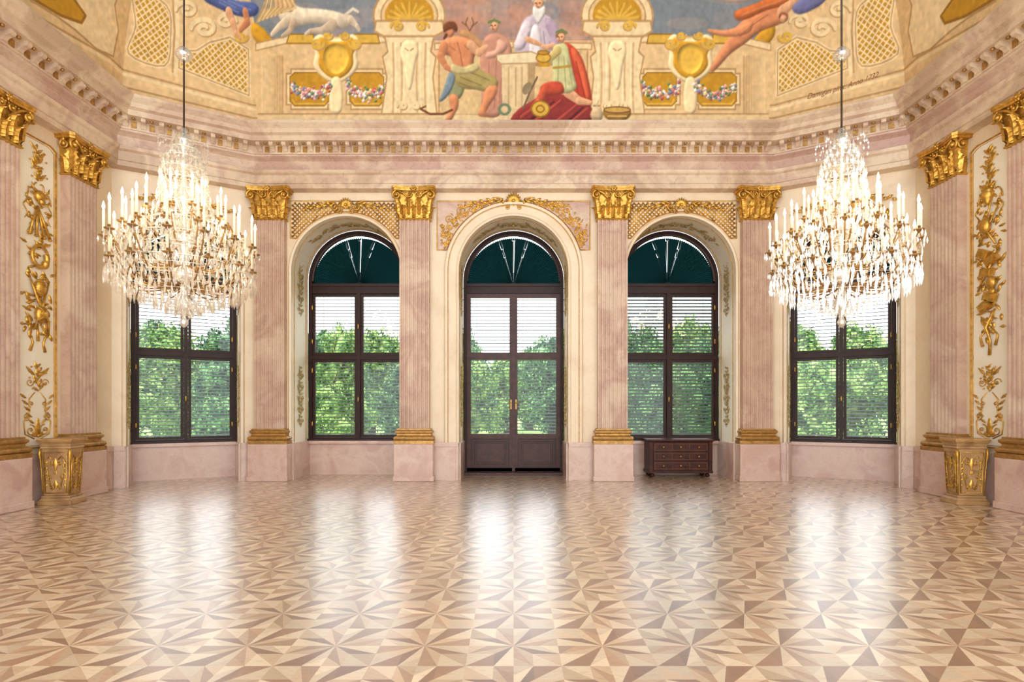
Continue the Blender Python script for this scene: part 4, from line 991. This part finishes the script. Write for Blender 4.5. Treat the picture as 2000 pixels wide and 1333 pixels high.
# upper right: flying figures
blob([(1530,8),(1504,8),(1474,26),(1448,42),(1424,72),(1404,104),(1388,132),(1392,140),(1404,130),(1428,104),(1456,84),(1484,62),(1514,50),(1540,36)],SK,rad=5)
blob([(1470,40),(1440,52),(1414,58),(1386,56),(1384,62),(1410,70),(1440,70),(1466,60)],(208,136,92),rad=3); line([(1500,28),(1470,48),(1446,70)],SKD,2,.6)
blob([(1436,22),(1470,8),(1510,-8),(1540,-16),(1552,-4),(1530,10),(1496,20),(1460,36),(1440,38)],(190,100,50)); line([(1450,28),(1490,12),(1530,-4)],(216,140,84),3,.7)
chain([(1526,22,9),(1545,8,7),(1560,-8,5)],SKL); blob([(1548,14),(1566,-4),(1596,-20),(1620,-14),(1604,8),(1574,24),(1556,26)],(104,106,148)); head(1530,34,8,SKL,0,(144,86,46))
blob([(1392,-16),(1420,-20),(1452,-14),(1478,-18),(1480,-6),(1446,4),(1412,2)],(202,172,160))
line([(505,238),(1003,239),(1501,238)],(154,110,74),3)
img=IMG.reshape(NR,SS,NC,SS,3).mean((1,3))
nz=rng.normal(0,1,(NR//4+2,NC//4+2)); yy=np.arange(NR)/4.; xx=np.arange(NC)/4.
yi=yy.astype(int); xi=xx.astype(int); fy=(yy-yi)[:,None]; fx=(xx-xi)[None]
nn=(nz[yi][:,xi]*(1-fy)*(1-fx)+nz[yi+1][:,xi]*fy*(1-fx)+nz[yi][:,xi+1]*(1-fy)*fx+nz[yi+1][:,xi+1]*fy*fx)
img=np.clip(img*(1+.035*nn[...,None]),0,255)/255.
linimg=np.where(img<=.04045,img/12.92,((img+.055)/1.055)**2.4)
V=np.zeros((NR,NC,3))
for r_ in range(NR):
    o=off(hrow[r_]); 
    for k in range(5):
        a=corner(k,o);b_=corner(k+1,o); f=fr[k]; sl=slice(cs[k],cs[k]+len(f))
        V[r_,sl,0]=a.x+(b_.x-a.x)*f; V[r_,sl,1]=a.y+(b_.y-a.y)*f; V[r_,sl,2]=ZC0+hrow[r_]
nv=NR*NC; idx=np.arange(nv).reshape(NR,NC)
Q=np.stack([idx[:-1,:-1],idx[1:,:-1],idx[1:,1:],idx[:-1,1:]],-1).reshape(-1,4); nq=len(Q)
capc=[int(idx[-1,c]) for c in cs]
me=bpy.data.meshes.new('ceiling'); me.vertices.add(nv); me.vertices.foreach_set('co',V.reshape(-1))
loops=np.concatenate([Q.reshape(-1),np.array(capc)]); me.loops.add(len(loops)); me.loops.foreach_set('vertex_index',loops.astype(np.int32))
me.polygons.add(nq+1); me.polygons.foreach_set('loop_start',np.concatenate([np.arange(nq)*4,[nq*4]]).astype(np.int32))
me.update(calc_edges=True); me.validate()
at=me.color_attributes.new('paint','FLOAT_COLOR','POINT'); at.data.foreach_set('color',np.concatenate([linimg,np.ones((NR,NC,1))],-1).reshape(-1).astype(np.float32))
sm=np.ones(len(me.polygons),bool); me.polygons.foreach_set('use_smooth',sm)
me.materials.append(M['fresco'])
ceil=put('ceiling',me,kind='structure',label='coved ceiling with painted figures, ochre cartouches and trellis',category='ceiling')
# signature
cu=bpy.data.curves.new('sig','FONT'); cu.body='Damigan pinx. Anno 1732'; cu.size=1; cu.shear=.35
ob=bpy.data.objects.new('sig',cu); COL.objects.link(ob); dg=bpy.context.evaluated_depsgraph_get(); tm=bpy.data.meshes.new_from_object(ob.evaluated_get(dg)); bpy.data.objects.remove(ob)
w=max(v.co.x for v in tm.vertices)
p0=(1576,194);p1=(1716,150)
for v in tm.vertices:
    t=v.co.x/w; px=p0[0]+(p1[0]-p0[0])*t; py=p0[1]+(p1[1]-p0[1])*t-v.co.y*15+3*math.sin(t*pi)
    q,z,k=covehit(px,py); nr=NRM[k]; v.co=(q.x+nr.x*.008,q.y+nr.y*.008,z-.002)
tm.materials.append(M['ink']); put('painted_signature',tm,ceil,label='brown handwritten inscription with the date 1732')

# ------------------------------------------------------------ outside
b=MB(); b.add([(-90,12.2,-1.2),(90,12.2,-1.2),(90,160,-1.2),(-90,160,-1.2)],[(0,1,2,3)]); put('lawn',b.mesh('lawn',['ground']),kind='stuff',label='green park lawn outside the windows',category='lawn')
def foliage_mesh(H,R,seed):
    rg=np.random.default_rng(seed)
    nb=110; cen=[];rad=[]
    lob=[(rg.uniform(-.45,.45)*R,rg.uniform(-.45,.45)*R,H*rg.uniform(.35,.82),R*rg.uniform(.35,.55)) for _ in range(7)]+[(0,0,H*.3,R*.7)]*2
    for k in range(nb):
        lx,ly,lz,lr=lob[rg.integers(0,len(lob))]; d=rg.normal(size=3); d/=np.linalg.norm(d); q=rg.uniform(.3,1.05)
        cen.append((lx+d[0]*lr*q,ly+d[1]*lr*q,min(H*.97,max(H*.05,lz+d[2]*lr*q)))); rad.append(R*rg.uniform(.08,.2))
    cen=np.array(cen);rad=np.array(rad); n_=30000
    pick=rg.integers(0,nb,n_); d=rg.normal(size=(n_,3)); d/=np.linalg.norm(d,axis=1)[:,None]
    P=cen[pick]+d*(rad[pick]*rg.uniform(.5,1.6,n_))[:,None]
    u=rg.normal(size=(n_,3)); u/=np.linalg.norm(u,axis=1)[:,None]; w_=np.cross(u,d+rg.normal(size=(n_,3))*.5); w_/=np.linalg.norm(w_,axis=1)[:,None]+1e-9
    s=rg.uniform(.04,.10,n_)[:,None]
    vs=np.stack([P-u*s*1.5,P+w_*s,P+u*s*1.5,P-w_*s],1).reshape(-1,3)
    fs=np.arange(n_*4).reshape(-1,4)
    core=MB()
    for c,q in zip(cen,rad): core.ellip(c,(q*.65,)*3,8,6)
    for lx,ly,lz,lr in lob: core.ellip((lx,ly,lz),(lr*.55,lr*.55,lr*.55),12,8)
    V_=vs.tolist()+core.v; F_=fs.tolist()+[[i+n_*4 for i in f] for f in core.f]
    me=bpy.data.meshes.new('foliage'); me.from_pydata(V_,[],F_); me.update(); return me
def trunk_mesh(H,R):
    b=MB(); b.tube([(0,0,-.1),(.1,0,H*.25),(-.05,.1,H*.5),(.1,0,H*.8)],[.32,.25,.18,.06],8)
    for k in range(6):
        a=k*1.1; b.tube([(0,0,H*(.2+.08*k)),(R*.4*math.cos(a),R*.4*math.sin(a),H*(.32+.08*k))],[.12,.04],6)
    return b.mesh('trunk',['bark'])
PROT=[]
for i in range(4):
    for mt in ('leafA','leafB'):
        me=foliage_mesh(7.,2.9,100+i*7+(mt=='leafB')); me.materials.append(M[mt]); PROT.append((me,mt))
TK=trunk_mesh(7.,2.9)
def tree(x,y,H,R,i,mt):
    me=[p for p in PROT if p[1]==mt][i%4][0]
    r=empty('tree',TL((x,y,-1.2))@RZ(i*1.7)@Matrix.Diagonal((R/2.7,R/2.7,H/6.8,1)),category='tree',label='leafy bright green park tree' if mt=='leafA' else 'dense dark green park tree',group='park trees outside the windows')
    put('trunk',TK,r); put('foliage',me,r)
TR=[# left canted window
    (-16.6,22.5,4.7,2.3,'leafA'),(-12.2,25,5.7,2.2,'leafB'),(-22,27.0,5.6,2.5,'leafB'),(-17.4,29.5,6.9,2.3,'leafA'),(-13.2,34.0,7.6,2.4,'leafB'),(-24.5,34.5,6.8,3.0,'leafA'),(-18.6,37.5,8.0,2.9,'leafB'),
    (-26.5,43.5,9,3.4,'leafB'),
    # left arched window
    (-8.6,27.0,6.4,1.6,'leafA'),(-6.9,22.5,3.9,1.5,'leafA'),(-5.6,31,5.6,1.9,'leafB'),(-9.8,39.5,8.2,2.4,'leafA'),(-14,46,9,3.0,'leafB'),(-7.2,46.5,8.0,2.4,'leafA'),(-9.6,33,6.6,1.7,'leafB'),
    # door
    (-2.6,35,5.6,1.9,'leafA'),(2.4,36,7.2,2.1,'leafB'),(-3.2,41,8.2,2.0,'leafB'),(4.4,45,8.8,2.5,'leafA'),(-.6,56,8.2,3.0,'leafA'),(1.9,64,9.2,3.4,'leafB'),
    # right arched window
    (6.3,24,5.2,1.7,'leafB'),(9.2,27.5,5.6,1.7,'leafB'),(6.8,32,7.2,2.2,'leafB'),(11.2,34.5,8.0,2.3,'leafA'),(8.4,40.5,9.0,2.5,'leafB'),(14.4,43.5,8.6,2.9,'leafA'),
    # right canted window
    (12.2,24,5.0,2.0,'leafA'),(17.0,22.5,4.8,2.2,'leafA'),(13.6,29.0,7.2,2.0,'leafB'),(18.4,31,7.0,2.3,'leafA'),(22.6,26.5,5.8,2.4,'leafB'),(19,38.5,8.4,2.8,'leafA'),(25.5,35,7.4,2.9,'leafB'),(25.6,45,9.4,3.2,'leafA')]
for i,(x,y,H,R,mt) in enumerate(TR): tree(x,y,H,R,i,mt)

# ------------------------------------------------------------ light & camera
w=bpy.data.worlds.new('world'); scene.world=w; w.use_nodes=True; bg=w.node_tree.nodes['Background']; bg.inputs[0].default_value=(.96,.98,1,1); bg.inputs[1].default_value=3.5
s=bpy.data.lights.new('sun','SUN'); s.energy=4.5; s.angle=.03; s.color=(1,.95,.82)
so=put('sun',s,None,None); so.rotation_euler=Vector((.96,.28,-1.25)).to_track_quat('-Z','Y').to_euler()
cam=bpy.data.cameras.new('camera'); co=put('camera',cam); co.location=(0,0,CH); co.rotation_euler=(pi/2,0,0)
cam.sensor_width=36; cam.lens=F*36/2000; cam.shift_x=-.0015; cam.shift_y=(HY-666.5)/2000; cam.clip_end=500
scene.camera=co
scene.view_settings.view_transform='Standard'; scene.view_settings.look='None'; scene.view_settings.exposure=0
